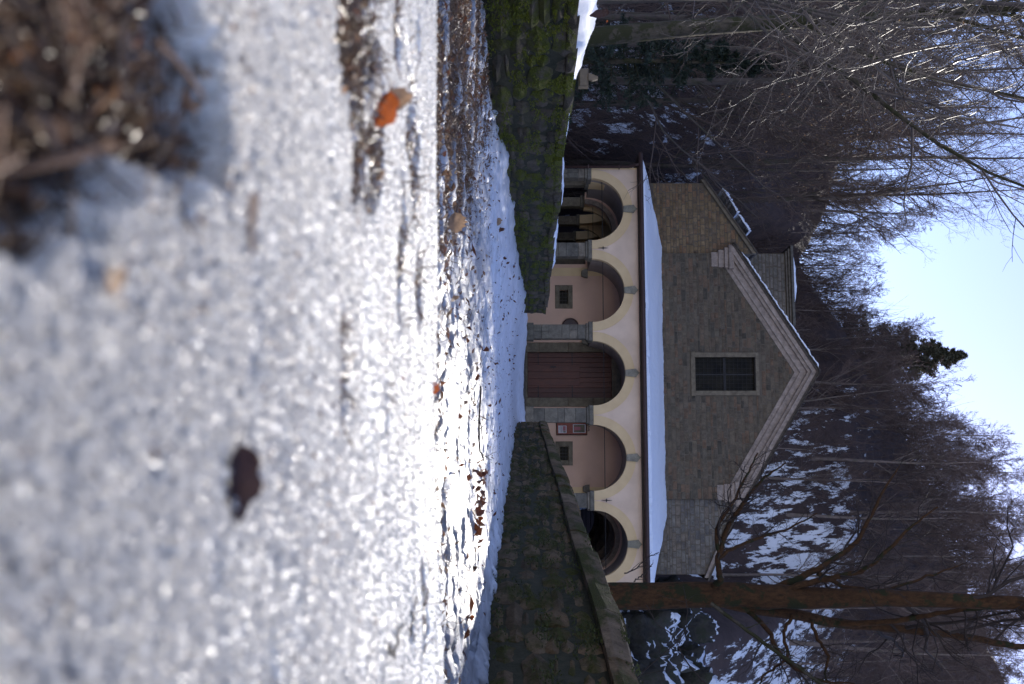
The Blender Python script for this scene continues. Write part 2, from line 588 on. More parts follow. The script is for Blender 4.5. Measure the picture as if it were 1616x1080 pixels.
# stones: a unit block with a chamfered, slightly lumpy face towards -y
def block_mesh(name, mat, seed, ch=0.12, lump=0.05):
    r = random.Random(seed)
    j = lambda a: (r.random() - 0.5) * a
    def ring(y, i, a):
        return [(-.5 + i + j(a), y + j(a), -.5 + i + j(a)), (.5 - i + j(a), y + j(a), -.5 + i + j(a)),
                (.5 - i + j(a), y + j(a), .5 - i + j(a)), (-.5 + i + j(a), y + j(a), .5 - i + j(a))]
    vs = ring(-.5, ch, lump * 1.4) + ring(-.28, 0.0, lump * .6) + ring(.5, 0.0, 0.0)
    vs.append((j(.2), -.5 - abs(j(lump * 3)), j(.2)))
    fs = [(0, 1, 12), (1, 2, 12), (2, 3, 12), (3, 0, 12)]
    for k in (0, 4):
        for q in range(4):
            fs.append((k + q, k + 4 + q, k + 4 + (q + 1) % 4, k + (q + 1) % 4))
    fs.append((11, 10, 9, 8))
    me = bpy.data.meshes.new(name)
    me.from_pydata(vs, [], fs)
    me.update()
    me.materials.append(mat)
    return me


def rough_block_mesh(name, mat, seed, rough=0.10):
    """rubble stone: a 5 x 3 lumpy face whose rim falls back into the joint"""
    r = random.Random(seed)
    nx, nz = 5, 3
    vs = []; fs = []
    for j in range(nz):
        for i in range(nx):
            x = -.5 + i / (nx - 1); z = -.5 + j / (nz - 1)
            rim = (i in (0, nx - 1)) or (j in (0, nz - 1))
            cor = (i in (0, nx - 1)) and (j in (0, nz - 1))
            y = -.5 + r.uniform(0, rough) + (0.16 if rim else 0) + (0.12 if cor else 0)
            k = 0.86 if cor else 1.0
            vs.append((x * k + r.uniform(-.03, .03), y, z * (0.9 if cor else 1) + r.uniform(-.05, .05)))
    for j in range(nz - 1):
        for i in range(nx - 1):
            a = j * nx + i
            if (i + j + seed) % 2:
                fs += [(a, a + 1, a + nx + 1), (a, a + nx + 1, a + nx)]
            else:
                fs += [(a, a + 1, a + nx), (a + 1, a + nx + 1, a + nx)]
    rim = [i for i in range(nx)] + [nx * j + nx - 1 for j in range(1, nz)] + [nx * (nz - 1) + i for i in range(nx - 2, -1, -1)] + [nx * j for j in range(nz - 2, 0, -1)]
    b = len(vs)
    for q in rim:
        x, y, z = vs[q]
        vs.append((x * 1.0, .5, z * 1.0))
    n = len(rim)
    for k in range(n):
        fs.append((rim[k], b + k, b + (k + 1) % n, rim[(k + 1) % n]))
    me = bpy.data.meshes.new(name)
    me.from_pydata(vs, [], fs)
    me.update()
    me.materials.append(mat)
    return me


def courses(a0, a1, z0, z1, hmin, hmax, lmin, lmax, clip=None, gap=0.012, seed=1):
    """random coursed blocks as (a, z, w, h); clip(zlo, zhi) gives the list of intervals left free"""
    r = random.Random(seed)
    out = []
    z = z0
    while z < z1 - 0.03:
        h = r.uniform(hmin, hmax)
        if z + h > z1 - hmin * 0.5: h = z1 - z
        for (p, q) in (clip(z, z + h) if clip else [(a0, a1)]):
            a = p
            while a < q - 0.02:
                w = r.uniform(lmin, lmax)
                if a + w > q - lmin * 0.6: w = q - a
                out.append((a + w / 2, z + h / 2, max(w - gap, 0.03), max(h - gap, 0.03)))
                a += w
        z += h
    return out


def place_blocks(parent, blocks, frame, depth, mat, seed, maxn=300, name='stone', proud=0.02, ch=0.12, lump=0.05, tilt=0.0, size=None, rubble=False):
    """frame(a, z) -> Matrix whose local x runs along, z up, -y out of the wall"""
    r = random.Random(seed)
    meshes = [rough_block_mesh(name, mat, seed * 10 + k) if rubble else block_mesh(name, mat, seed * 10 + k, ch, lump) for k in range(5)]
    cooked = []
    for (a, z, w, h) in blocks:
        f = frame(a, z)
        pr = r.uniform(-proud, proud)
        m = f @ Matrix.Translation((0, depth / 2 - pr, 0)) @ Matrix.Rotation(r.uniform(-tilt, tilt), 4, 'Y') @ Matrix.Diagonal((w, depth, h, 1))
        key = size(a, z, w, h) if size else w * h
        cooked.append((key, m))
    cooked.sort(key=lambda t: -t[0])
    for k, (_, m) in enumerate(cooked[:maxn]):
        put(name, meshes[k % 5], parent, mtx=m)
    rest = cooked[maxn:]
    if rest:
        VV = []; F4 = []; F3 = []
        b = 0
        base = []
        for me in meshes:
            v = np.array([tuple(q.co) + (1,) for q in me.vertices])
            base.append((v, np.array([list(p.vertices) for p in me.polygons if len(p.vertices) == 3]), np.array([list(p.vertices) for p in me.polygons if len(p.vertices) == 4])))
        for k, (_, m) in enumerate(rest):
            v, t3, t4 = base[k % 5]
            VV.append((v @ np.array(m).T)[:, :3]); F3.append(t3 + b); F4.append(t4 + b); b += len(v)
        me = np_mesh(name + 's', np.concatenate(VV), [np.concatenate(F3), np.concatenate(F4)], mat)
        o = put('small_' + name + 's', me, parent)
        o['kind'] = 'stuff'


# ================================================================== TERRAIN
TH = R(7.4)
CX, CY = 1.18, 37.9
CS, SN = math.cos(TH), math.sin(TH)


def to_church(x, y):
    dx = x - CX; dy = y - CY
    return dx * CS - dy * SN, dx * SN + dy * CS


def hill_z(x, y):
    x = np.asarray(x, float); y = np.asarray(y, float)
    rise = 0.70 * np.maximum(y - 37.5 + 1.5 * np.sin(x * 0.13), 0)
    rise = np.where(y > 37, rise, 0)
    cap = 21.5 + 0.85 * (x + 5)
    cap = np.where(x < -6, 20.65 - 0.40 * (x + 6), cap)
    cap = np.clip(cap, 16, 62)
    k = 1.3
    h = -k * np.log(np.exp(-np.minimum(rise, 120) / k) + np.exp(-cap / k))
    h = np.maximum(h, 0) + 0.02 * np.maximum(y - 90, 0)
    s, d = to_church(x, y)
    inside = sstep(-12.5, -9.5, s) * (1 - sstep(9.3, 12.0, s)) * (1 - sstep(19, 33, d))
    h = h * (1 - inside)
    h = h + fbm(x * 0.12, y * 0.12, 4) * 1.0 * sstep(36, 46, y) * (1 - inside)
    # banks beside the path walls
    bank = sstep(4.5, 9, np.abs(x)) * (1 - sstep(36, 40, y)) * sstep(2, 12, y)
    h = h + bank * (0.35 + 0.25 * fbm(x * 0.3, y * 0.3, 3))
    return h - 0.06


xs = np.concatenate([np.linspace(-420, -62, 20), np.linspace(-58, 70, 193), np.linspace(74, 420, 20)])
ys = np.concatenate([np.linspace(-400, -20, 16), np.linspace(-15, 34, 50), np.linspace(34.4, 120, 215), np.linspace(122, 260, 40), np.linspace(275, 900, 16)])
X, Y = np.meshgrid(xs, ys)
Z = hill_z(X, Y)
Z += (fbm(X * 0.7, Y * 0.7, 3) * 0.22) * sstep(38, 42, Y)
hm = grid_mesh('hillside', X, Y, Z, M['hill'])
# how much snow lies where on the slope (thin woodland floor on the left, open patches on the right)
sn = np.full(X.shape, 0.30)
sn += 0.20 * sstep(4, 9, X) * sstep(39, 44, Y) * (1 - sstep(66, 76, Y))
sn += 0.12 * (1 - sstep(-8, -5, X)) * sstep(38, 41, Y) * (1 - sstep(50, 58, Y))
sn -= 0.34 * np.where(X > 3, sstep(68, 78, Y), sstep(52, 66, Y))
s_, d_ = to_church(X, Y)
sn = np.where((s_ > 6) & (s_ < 12.5) & (d_ < 26) & (Y >= 38), 0.02, sn)
sn = np.where(Y < 38, np.where(X > 6.5, 0.3, 0.75), sn)
sn += 0.16 * fbm(X * 0.16, Y * 0.16, 3)
a = hm.attributes.new('snow', 'FLOAT', 'POINT')
a.data.foreach_set('value', sn.astype(np.float32).ravel())
tag(put('hillside', hm), kind='structure')


def path_base(x, y):
    z = 0.0 + 0.275 * sstep(27.5, 34, y)
    z = z + 0.20 * gauss(x + 1.0, 0, 0.9) * sstep(9, 26, y) * (1 - sstep(27.5, 34, y))
    return z + 0.012 * fbm(x * 2, y * 2, 4)


# corridor ground: soil with litter, polar grid so it is finest where one stands
def polar(y0, y1, ny, half, nx):
    yy = y0 * (y1 / y0) ** np.linspace(0, 1, ny)
    aa = np.linspace(-half, half, nx)
    Yg = np.repeat(yy[:, None], nx, 1)
    Xg = Yg * aa[None, :]
    return Xg, Yg


X, Y = polar(0.9, 37.4, 300, 0.95, 200)
Xc = np.clip(X, -7.5, 7.5)
Z = path_base(Xc, Y) + 0.012 * fbm(Xc * 14, Y * 14, 3)
pg = grid_mesh('path_ground', Xc, Y, Z - 0.012, M['soil'])
tag(put('path_ground', pg), kind='structure')


def litter_mask(x, y):
    """1 where the leaf litter is bare, 0 where snow lies"""
    e = fbm(x * 1.1 + 3, y * 0.55, 4) * 0.9
    edge = -0.42 - 0.055 * (y - 4)
    m = sstep(-0.25, 0.25, (edge - x) + e * 0.55)
    m = m * (1 - sstep(9.0, 12.5, y + 3.2 * (x + 2.3) + e))
    m = m * (1 - 0.85 * sstep(0.24, 0.40, fbm(x * 0.9 + 5, y * 2.4 + x * .8, 4)))
    return m


# snow of the path
X, Y = polar(1.93, 37.2, 460, 0.60, 280)
Xw = X
thick = 0.045 + 0.030 * fbm(X * 1.3, Y * 0.8, 5) + 0.020 * fbm(X * 5, Y * 3.0, 4) + 0.011 * fbm(X * 26, Y * 20, 3)
lm = litter_mask(X, Y)
thick = thick - lm * 0.095
cracks = np.abs(fbm(X * 0.8 + 9, Y * 2.6, 4))
thick = thick - 0.085 * (1 - sstep(0.0, 0.12, cracks)) * (1 - sstep(11, 17, Y)) * sstep(2.2, 3.0, Y)
# a drift against each wall
xl = -2.89 + (Y - 8.4) * (2.09 / 19.6)
drl = sstep(9.5, 14, Y) * np.exp(-np.maximum(X - xl, 0) / 0.55)
drr = np.exp(-np.maximum((2.27 + (Y - 6.6) * 0.0051) - X, 0) / 0.28)
thick = thick + drl * (0.13 + 0.05 * fbm(X * 2, Y * 0.9, 3)) + drr * (0.06 + 0.05 * fbm(X * 3, Y * 1.2, 3)) * sstep(3, 6, Y)
thick = thick + 0.03 * sstep(13, 22, Y)
Z = path_base(X, Y) + np.maximum(thick, -0.03)
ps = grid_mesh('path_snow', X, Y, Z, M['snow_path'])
a = ps.attributes.new('worn_dim', 'FLOAT', 'POINT')
a.data.foreach_set('value', ((1 - sstep(6.5, 11, Y + 0.8 * fbm(X, Y * .6, 3))) * np.clip(0.8 + 0.5 * fbm(X * 2.3, Y * 1.2, 4), 0, 1)).astype(np.float32).ravel())  # near path painted darker to hold back the sunlight, with trampled patchiness
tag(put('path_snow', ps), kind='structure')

# ------------------------------------------------------------------ the snow bank right before the lens
def bank_soil(x, y):
    z = 0.190 + 0.006 * fbm(x * 3, y * 3, 3) - 0.02 * (y < 0.7)
    fall = sstep(1.86, 2.05, y + 0.05 * np.sin(x * 7) + 0.03 * fbm(x * 4, y * 4, 2))
    return z * (1 - fall) - 0.02 * fall


def holes(x, y):
    """bare patches of the bank"""
    w = fbm(x * 9, y * 9, 4)
    el = lambda cx, cy, rx, ry, k, sl=0.0: sstep(0.0, 0.35, 1.0 - np.sqrt(((x - cx) / rx) ** 2 + ((y - cy - sl * (x - cx)) / ry) ** 2) + k * w)
    a = el(-0.135, 0.43, 0.105, 0.16, 0.6)
    b = el(-0.37, 0.98, 0.20, 0.15, 0.7, 0.2) + el(-0.22, 1.12, 0.08, 0.05, 0.8)
    c = el(0.01, 0.93, 0.075, 0.014, 0.8)
    d = el(0.44, 1.52, 0.035, 0.03, 0.6) + el(0.47, 1.70, 0.10, 0.04, 0.8)
    e = el(-0.28, 1.47, 0.17, 0.09, 0.8, -0.25) + el(-0.10, 1.60, 0.10, 0.05, 0.9)
    f = el(-0.13, 1.33, 0.12, 0.03, 0.8) + el(-0.45, 1.30, 0.14, 0.05, 0.8)
    g = el(0.20, 0.63, 0.05, 0.012, 0.9) + el(0.1, 1.2, 0.08, 0.012, 0.9)
    return np.clip(a + b + 0.8 * c + d + 0.8 * e + 0.8 * f + 0.4 * g, 0, 1)


def bank_z(x, y, fine=True):
    z = 0.213 + 0.008 * fbm(x * 2.2, y * 2.2, 3) + 0.0025 * fbm(x * 5, y * 11, 3)
    if fine:
        z = z + 0.0013 * fbm(x * 24, y * 44, 3, 0.6) + 0.0012 * fbm(x * 130, y * 130, 3, 0.65)
    z = z + 0.010 * sstep(0.5, 1.6, x / y * 2.2 + 0.2) * 0.5
    z = z - (0.030 + 0.02 * (np.asarray(y) < 0.7)) * holes(x, y)
    fall = sstep(1.90, 2.04, y + 0.05 * np.sin(x * 7) + 0.03 * fbm(x * 4, y * 4, 2))
    return z * (1 - fall) - 0.06 * fall


X, Y = polar(0.20, 2.15, 500, 0.47, 370)
Z = bank_z(X, Y)
sb = grid_mesh('snow_bank', X, Y, Z, M['snow_near'])
tag(put('snow_bank', sb), kind='structure')
X, Y = polar(0.20, 2.12, 100, 0.50, 100)
Z = bank_soil(X, Y) - 0.002
tag(put('bank_soil', grid_mesh('bank_soil', X, Y, Z, M['soil'])), kind='structure')
# snowfield round and behind the camera
X, Y = np.meshgrid(np.linspace(-9, 9, 90), np.linspace(-14, 2.0, 80))
inner = (np.abs(X) < 0.5 * np.maximum(Y, 0.0)) & (Y > 0.24)
Z = np.where(inner, 0.10, 0.175 + 0.03 * fbm(X * .8, Y * .8, 4)) * (1 - sstep(1.7, 2.0, Y)) - 0.03 * sstep(1.7, 2.0, Y)
Z = np.where((np.abs(X) < 0.6 * np.maximum(Y, 0) + 0.12) & (Y > 0.0), np.minimum(Z, 0.17), Z)
tag(put('snow_field', grid_mesh('snow_field', X, Y, Z, M['snow_path'])), kind='structure')

# grains of melting ice all over the bank
def octa_cloud(name, C, S, mat, seed, aniso=0.6):
    r = np.random.RandomState(seed)
    n = len(C)
    D = r.normal(size=(n, 3, 3))
    A = D[:, 0] / np.linalg.norm(D[:, 0], axis=1)[:, None]
    B = np.cross(A, D[:, 1]); B /= np.linalg.norm(B, axis=1)[:, None]
    Cc = np.cross(A, B)
    k = r.uniform(aniso, 1.3, (n, 3)) * S[:, None]
    V = np.empty((n, 6, 3))
    for i, ax in enumerate((A, B, Cc)):
        V[:, 2 * i] = C + ax * k[:, i:i + 1]
        V[:, 2 * i + 1] = C - ax * k[:, i:i + 1]
    T = np.array([(0, 2, 4), (2, 1, 4), (1, 3, 4), (3, 0, 4), (2, 0, 5), (1, 2, 5), (3, 1, 5), (0, 3, 5)])
    F = (np.arange(n)[:, None, None] * 6 + T[None]).reshape(-1, 3)
    return np_mesh(name, V.reshape(-1, 3), F, mat)


n = 60000
yy = 0.27 * (1.97 / 0.27) ** rs.uniform(0, 1, n) ** 0.85
xx = yy * rs.uniform(-0.42, 0.42, n)
hz = holes(xx, yy)
clump = fbm(xx * 12, yy * 12, 3)
keep = (rs.uniform(0, 1, n) > hz * 0.9) 
xx, yy = xx[keep], yy[keep]
S = rs.uniform(0.0009, 0.0026, len(xx)) * (1 + 0.5 * (rs.uniform(0, 1, len(xx)) > 0.93))
C = np.stack([xx, yy, bank_z(xx, yy) + S * rs.uniform(-0.3, 1.1, len(xx))], -1)
tag(put('ice_grains', octa_cloud('ice_grains', C, S, M['ice'], 3)), kind='stuff')
n = 30000
yy = 2.2 * (16 / 2.2) ** rs.uniform(0, 1, n)
xx = yy * rs.uniform(-0.40, 0.40, n)
cr = np.abs(fbm(xx * 0.8 + 9, yy * 2.6, 4))
th = 0.045 + 0.030 * fbm(xx * 1.3, yy * 0.8, 5) + 0.020 * fbm(xx * 5, yy * 3.0, 4) - litter_mask(xx, yy) * 0.095 - 0.085 * (1 - sstep(0.0, 0.12, cr)) * (1 - sstep(11, 17, yy)) + 0.011 * fbm(xx * 26, yy * 20, 3)
keep = (th > 0.0) & (xx < 2.2)
xx, yy, th = xx[keep], yy[keep], th[keep]
S = rs.uniform(0.0015, 0.0035, len(xx)) * (yy / 4) ** 0.5
C = np.stack([xx, yy, path_base(xx, yy) + th + S * 0.4], -1)
tag(put('ice_crumbs', octa_cloud('ice_crumbs', C, S, M['ice'], 4)), kind='stuff')


# ================================================================== CHURCH
def FL(U, V, d):
    k = (U - 540) / FPX
    s = (k * (CY + d * CS) - CX - d * SN) / (CS + k * SN)
    y = CY - s * SN + d * CS
    return s, EYE + (V - HZ) / FPX * y


church = empty('church', (CX, CY, 0), -TH, 'old stone church with a steep corniced gable at the foot of the wooded hill', 'church')
portico = empty('portico', (CX, CY, 0), -TH, 'long arcaded portico with five round arches in ochre and pink plaster before the church', 'portico')
DB = 3.0      # depth of the portico
FLOOR = 0.47
GRID = lambda a, z: Matrix.Translation((a, 0, z))


def fr(d):
    return lambda a, z: Matrix.Translation((a, d, z))


sL, zEL = FL(400, 1160, DB)
sR, zER = FL(788, 1165, DB)
sA, zA = FL(588, 1288, DB)
zE = (zEL + zER) / 2 + 0.0
vth = 0.86                     # vertical thickness of the raking cornice
wx0, wz0 = FL(564, 1097, DB); wx1, wz1 = FL(617, 1193, DB)


def gable_top(s):
    if s < sA: return zA - vth + (s - sA) / (sA - sL) * (zA - zE - 0.15)
    return zA - vth - (s - sA) / (sR - sA) * (zA - zE - 0.15)


def gable_clip(z0, z1):
    zm = z1 - 0.02
    base = zA - vth - (zA - zE - 0.15)
    if zm <= base:
        iv = [(sL, sR)]
    else:
        t = (zm - base) / (zA - zE - 0.15)
        iv = [(sL + (sA - sL) * t, sR + (sA - sR) * t)]
    out = []
    for p, q in iv:
        if z1 > wz0 - 0.22 and z0 < wz1 + 0.16:
            out += [(p, wx0 - 0.2), (wx1 + 0.2, q)]
        else:
            out.append((p, q))
    return [(p, q) for p, q in out if q - p > 0.1]


# wall core behind the stones, with the window opening left out
m = MB()
y0, y1 = DB - 0.009, DB + 0.6
base = zA - vth - (zA - zE - 0.15)
m.box(sL, wx0, y0, y1, 4.6, wz0); m.box(wx1, sR, y0, y1, 4.6, wz0)
m.box(wx0, wx1, y0, y1, 4.6, wz0 - 0.002)
m.prism([(sL, wz0), (wx0, wz0), (wx0, gable_top(wx0)), (sL, gable_top(sL))], y0, y1)
m.prism([(wx1, wz0), (sR, wz0), (sR, gable_top(sR)), (wx1, gable_top(wx1))], y0, y1)
m.prism([(wx0, wz1), (wx1, wz1), (wx1, gable_top(wx1)), (sA, gable_top(sA)), (wx0, gable_top(wx0))], y0, y1)
m.box(sL, sL + 0.5, y1, 20, 0.2, base); m.box(sR - 0.5, sR, y1, 20, 0.2, base)
m.box(sL + 0.5, sR - 0.5, 19.5, 20, 0.2, base)
m.obj('wall', M['mortar'], church)
zlo = FL(590, 1040, DB)[1]
bl = courses(sL, sR, zlo, zA - vth, 0.08, 0.21, 0.16, 0.66, gable_clip, 0.011, 3)
place_blocks(church, bl, fr(DB - 0.02), 0.16, M['church_stone'], 41, 300, proud=0.011, ch=0.05, lump=0.03, tilt=0.012)

# raking cornice, in courses that step outward
def rake(side, v0, v1, yf, mat, name='cornice', ext=0.0, yb=None):
    s_end, sg = (sL, -1) if side < 0 else (sR, 1)
    sl = (zA - zE - 0.15) / abs(sA - s_end)
    se = s_end + sg * ext
    zt = lambda s: zA - abs(s - sA) * sl
    p = [(se, zt(se) - v1), (sA, zA - v1), (sA, zA - v0), (se, zt(se) - v0)]
    if side > 0: p = p[::-1]
    mm = MB().prism(p, yf, yb if yb else DB + 0.3)
    return mm.obj(name, mat, church)


for sd in (-1, 1):
    rake(sd, 0.70, 0.90, DB - 0.05, M['cornice'], 'cornice', -0.02)
    rake(sd, 0.42, 0.698, DB - 0.12, M['cornice'], 'cornice', -0.02)
    rake(sd, 0.28, 0.418, DB - 0.26, M['cornice'], 'cornice', 0.10)
    rake(sd, 0.08, 0.278, DB - 0.36, M['cornice'], 'cornice', 0.22)
    rake(sd, 0.0, 0.078, DB - 0.42, M['tile'], 'roof', 0.30, 20.5)
    # returned end of the cornice
    se = sL if sd < 0 else sR
    zt = zA - (zA - zE - 0.15) - 0.10
    for (o, za, zb, yf) in ((0.04, -0.98, -0.70, -.06), (0.12, -0.698, -0.46, -.14), (0.20, -0.458, -0.30, -.24), (0.30, -0.298, -0.10, -.33)):
        m = MB()
        x0, x1 = (se - o, se + 0.55 + o * .5) if sd < 0 else (se - 0.55 - o * .5, se + o)
        m.box(x0, x1, DB + yf, DB + 0.8, zt + za, zt + zb, 0.012)
        m.obj('cornice_return', M['cornice'], church)
# roof tiles at the verge
r_ = random.Random(3)
tm = block_mesh('roof_tile', M['tile'], 5, 0.05, 0.08)
for sd in (-1, 1):
    s_end, sg = (sL, -1) if sd < 0 else (sR, 1)
    slp = math.atan2(zA - zE - 0.15, abs(sA - s_end))
    Ln = (abs(sA - s_end) + 0.3) / math.cos(slp)
    k = 0.0
    while k < Ln - 0.1:
        w = r_.uniform(0.24, 0.36)
        c = k + w / 2
        x = sA + sg * c * math.cos(slp); z = zA - c * math.sin(slp) + 0.035
        mt = Matrix.Translation((x, DB - 0.05 + r_.uniform(-.03, .03), z)) @ Matrix.Rotation(sg * slp + r_.uniform(-.04, .04), 4, 'Y') @ Matrix.Diagonal((w * 0.98, 0.85, 0.07, 1))
        put('roof_tile', tm, church, mtx=mt)
        k += w


def snow_strip(name, pts, wid, th, seed, y0, mat, label, parent=None):
    """wavy snow lying along a sloping edge: pts in church x,z, running back from y0"""
    r = np.random.RandomState(seed)
    n = 120; mth = 9
    t = np.linspace(0, 1, n)
    px = np.interp(t, np.linspace(0, 1, len(pts)), [p[0] for p in pts]); pz = np.interp(t, np.linspace(0, 1, len(pts)), [p[1] for p in pts])
    tt = th * (0.75 + 0.5 * fbm(t * 22, t * 0 + seed, 3)) * np.clip(np.minimum(t, 1 - t) * 25, 0.15, 1)
    ye = y0 + 0.05 * fbm(t * 14, t * 0 + seed + 5, 3)
    ang = np.linspace(0, 1, mth)
    X = np.repeat(px[:, None], mth + 1, 1); Y = np.empty((n, mth + 1)); Z = np.empty((n, mth + 1))
    for j in range(mth):
        a = ang[j] * math.pi * 0.62 - 0.35
        Y[:, j] = ye - np.cos(a) * tt * 0.6 + tt * 0.6
        Z[:, j] = pz + np.maximum(np.sin(a) * tt * 0.5 + tt * 0.45, 0.0)
    Y[:, mth] = ye + wid; Z[:, mth] = Z[:, mth - 1]
    wx = 0.02 * fbm(t * 30, t * 0 + 3, 2)
    X = X + wx[:, None]
    o = put(name, grid_mesh(name, X, Y, Z, mat), parent)
    if parent is None:
        o.matrix_world = church.matrix_basis.copy()
        o.location = (CX, CY, 0); o.rotation_euler = (0, 0, -TH)
    tag(o, label, 'snow')
    return o


slope = (zA - zE - 0.15) / abs(sA - sL)
snow_strip('roof_snow', [(sL + 0.0, zA - abs(sL - sA) * slope + 0.06), (sA - 0.15, zA - 0.02)], 6.0, 0.16, 4, DB - 0.42, M['snow_roof'], 'thin wavy strip of snow along the left verge of the steep church gable')

# gable window
m = MB(); m.box(wx0, wx1, DB + 0.25, DB + 0.27, wz0, wz1); wf = m.obj('glass', M['glass'], church)
win = empty('window'); win.parent = church
wf.parent = win
for (a0_, a1_, b0_, b1_, yf) in ((wx0 - 0.19, wx0, wz0 - 0.02, wz1 + 0.0, -.05), (wx1, wx1 + 0.19, wz0 - 0.02, wz1, -.05), (wx0 - 0.19, wx1 + 0.19, wz1 + 0.002, wz1 + 0.14, -.055), (wx0 - 0.22, wx1 + 0.22, wz0 - 0.20, wz0 - 0.022, -.09)):
    MB().box(a0_, a1_, DB + yf, DB + 0.3, b0_, b1_, 0.01).obj('frame', M['frame_stone'], win)
m = MB(); xm = (wx0 + wx1) / 2
m.box(xm - 0.025, xm + 0.025, DB + 0.2, DB + 0.24, wz0, wz1)
m.box(wx0, wx1, DB + 0.19, DB + 0.235, wz0 + (wz1 - wz0) * .5 - .05, wz0 + (wz1 - wz0) * .5 + 0.05)
m.obj('mullion', M['iron'], win)
m = MB()
for k in range(1, 9):
    x = wx0 + (wx1 - wx0) * k / 9
    m.tube([(x, DB + 0.12, wz0), (x, DB + 0.12, wz1)], 0.006, 4)
for k in range(1, 14):
    z = wz0 + (wz1 - wz0) * k / 14
    m.tube([(wx0, DB + 0.10, z), (wx1, DB + 0.10, z)], 0.005, 4)
m.obj('grille', M['iron'], win)

# lower wings over the galleries
for sd in (-1, 1):
    if sd < 0:
        a0_, zt0 = FL(289, 1109, DB + 0.12); a1_, zt1 = sL - 0.0, FL(385, 1170, DB + 0.12)[1] + 0.45
    else:
        a0_, zt0 = FL(907, 1114, DB + 0.12); a1_, zt1 = sR, FL(792, 1160, DB + 0.12)[1] + 0.1
    lo, hi = min(a0_, a1_), max(a0_, a1_)
    top = lambda s: zt1 + (zt0 - zt1) * abs(s - a1_) / abs(a0_ - a1_)
    wing = empty('wing'); wing.parent = church
    p = [(lo, 4.75), (hi, 4.75), (hi, top(hi)), (lo, top(lo))]
    MB().prism(p, DB + 0.141, DB + 16).obj('wall', M['mortar'], wing)
    zl = FL((350 if sd < 0 else 850), 1036, DB)[1] - 0.1

    def wclip(z0, z1, lo=lo, hi=hi, top=top, a0_=a0_, a1_=a1_):
        if z1 <= min(top(lo), top(hi)): return [(lo, hi)]
        f = (z1 - zt1) / (zt0 - zt1); xe = a1_ + (a0_ - a1_) * f
        q = (min(a1_, xe), max(a1_, xe))
        return [q] if q[1] - q[0] > 0.15 else []
    bl = courses(lo, hi, zl, max(zt0, zt1), 0.10, 0.20, 0.2, 0.5, wclip, 0.014, 8 + sd)
    place_blocks(wing, bl, fr(DB + 0.13), 0.16, M['wing_stone'] if sd < 0 else M['wing_stone_grey'], 50 + sd, 150, proud=0.01, ch=0.05, lump=0.03)
    # stone coping that carries the lean-to roof
    sl = (zt1 - zt0) / abs(a1_ - a0_)
    e0 = a0_ + sd * 0.12
    q = [(e0, top(a0_) - 0.02 - 0.12 * sl), (a1_, zt1 - 0.02), (a1_, zt1 + 0.14), (e0, top(a0_) + 0.14 - .12 * sl)]
    if sd > 0: q = q[::-1]
    MB().prism(q, DB - 0.0, DB + 0.28).obj('coping', M['cornice'] if sd > 0 else M['frame_stone'], wing)
    q = [(e0 + sd * .1, top(a0_) + 0.13 - 0.22 * sl), (a1_, zt1 + 0.142), (a1_, zt1 + 0.21), (e0 + sd * .1, top(a0_) + 0.20 - .22 * sl)]
    if sd > 0: q = q[::-1]
    MB().prism(q, DB - 0.06, DB + 16.2).obj('roof', M['tile'], wing)

# crossing tower behind the left slope of the roof
dT = 15.0
tx0, tz0 = FL(400, 1192, dT); tx1, tz1 = FL(505, 1251, dT)
tower = empty('crossing_tower'); tower.parent = church
MB().box(tx0 + .01, tx1, dT + 0.012, dT + 4, 6, tz1).obj('wall', M['mortar'], tower)
bl = courses(tx0, tx1, tz0 - 0.3, tz1 - 0.32, 0.19, 0.26, 0.4, 0.8, None, 0.03, 21)
place_blocks(tower, bl, fr(dT), 0.2, M['tower_stone'], 61, 300, name='block', proud=0.006, ch=0.05)
for i, (o, z0_, z1_) in enumerate(((0.10, tz1 - .31, tz1 - .2), (0.22, tz1 - .198, tz1 - .09), (0.36, tz1 - .088, tz1 + .06))):
    MB().box(tx0 - o, tx1 + o, dT - o, dT + 4, z0_, z1_, 0.015).obj('cornice', M['tower_stone'], tower)
# its cap of snow
X, Y = np.meshgrid(np.linspace(-1, 1, 40), np.linspace(-1, 1, 30))
Z = 0.27 * np.clip(1 - X ** 6, 0, 1) ** .5 * np.clip(1 - Y ** 6, 0, 1) ** .5 * (1 + 0.25 * fbm(X * 2, Y * 2, 3)) * (1.1 - 0.5 * np.abs(X - 0.2) ** 2)
cx_, hw_ = (FL(396, 0, dT)[0] + FL(482, 0, dT)[0]) / 2, (FL(482, 0, dT)[0] - FL(396, 0, dT)[0]) / 2
o = put('tower_snow', grid_mesh('tower_snow', cx_ + X * hw_, dT + 1.6 + Y * 1.8, tz1 + 0.05 + Z, M['snow_roof']))
o.location = (CX, CY, 0); o.rotation_euler = (0, 0, -TH)
tag(o, 'pillow of snow on the flat top of the small square tower', 'snow')
# snow caught between wing roof and hillside
for (U0, V0, U1, V1, seed) in ((312, 1127, 350, 1149, 3), (352, 1150, 378, 1167, 9)):
    a_, za_ = FL(U0, V0, DB + 2); b_, zb_ = FL(U1, V1, DB + 2)
    snow_strip('roof_snow', [(a_, za_ + 0.05), (b_, zb_ + 0.05)], 2.0, 0.22, seed, DB + 0.5, M['snow_roof'],
               'lower patch of old snow on the lean-to roof beside the church gable' if seed == 3 else 'upper patch of old snow on the lean-to roof tucked under the gable corner')

# ================================================================== PORTICO
BAY, AR, BAND = 3.2, 1.25, 0.335
_, SPR = FL(591, 936, 0)
ZT = FL(591, 1010, 0)[1]
XE = 8.05


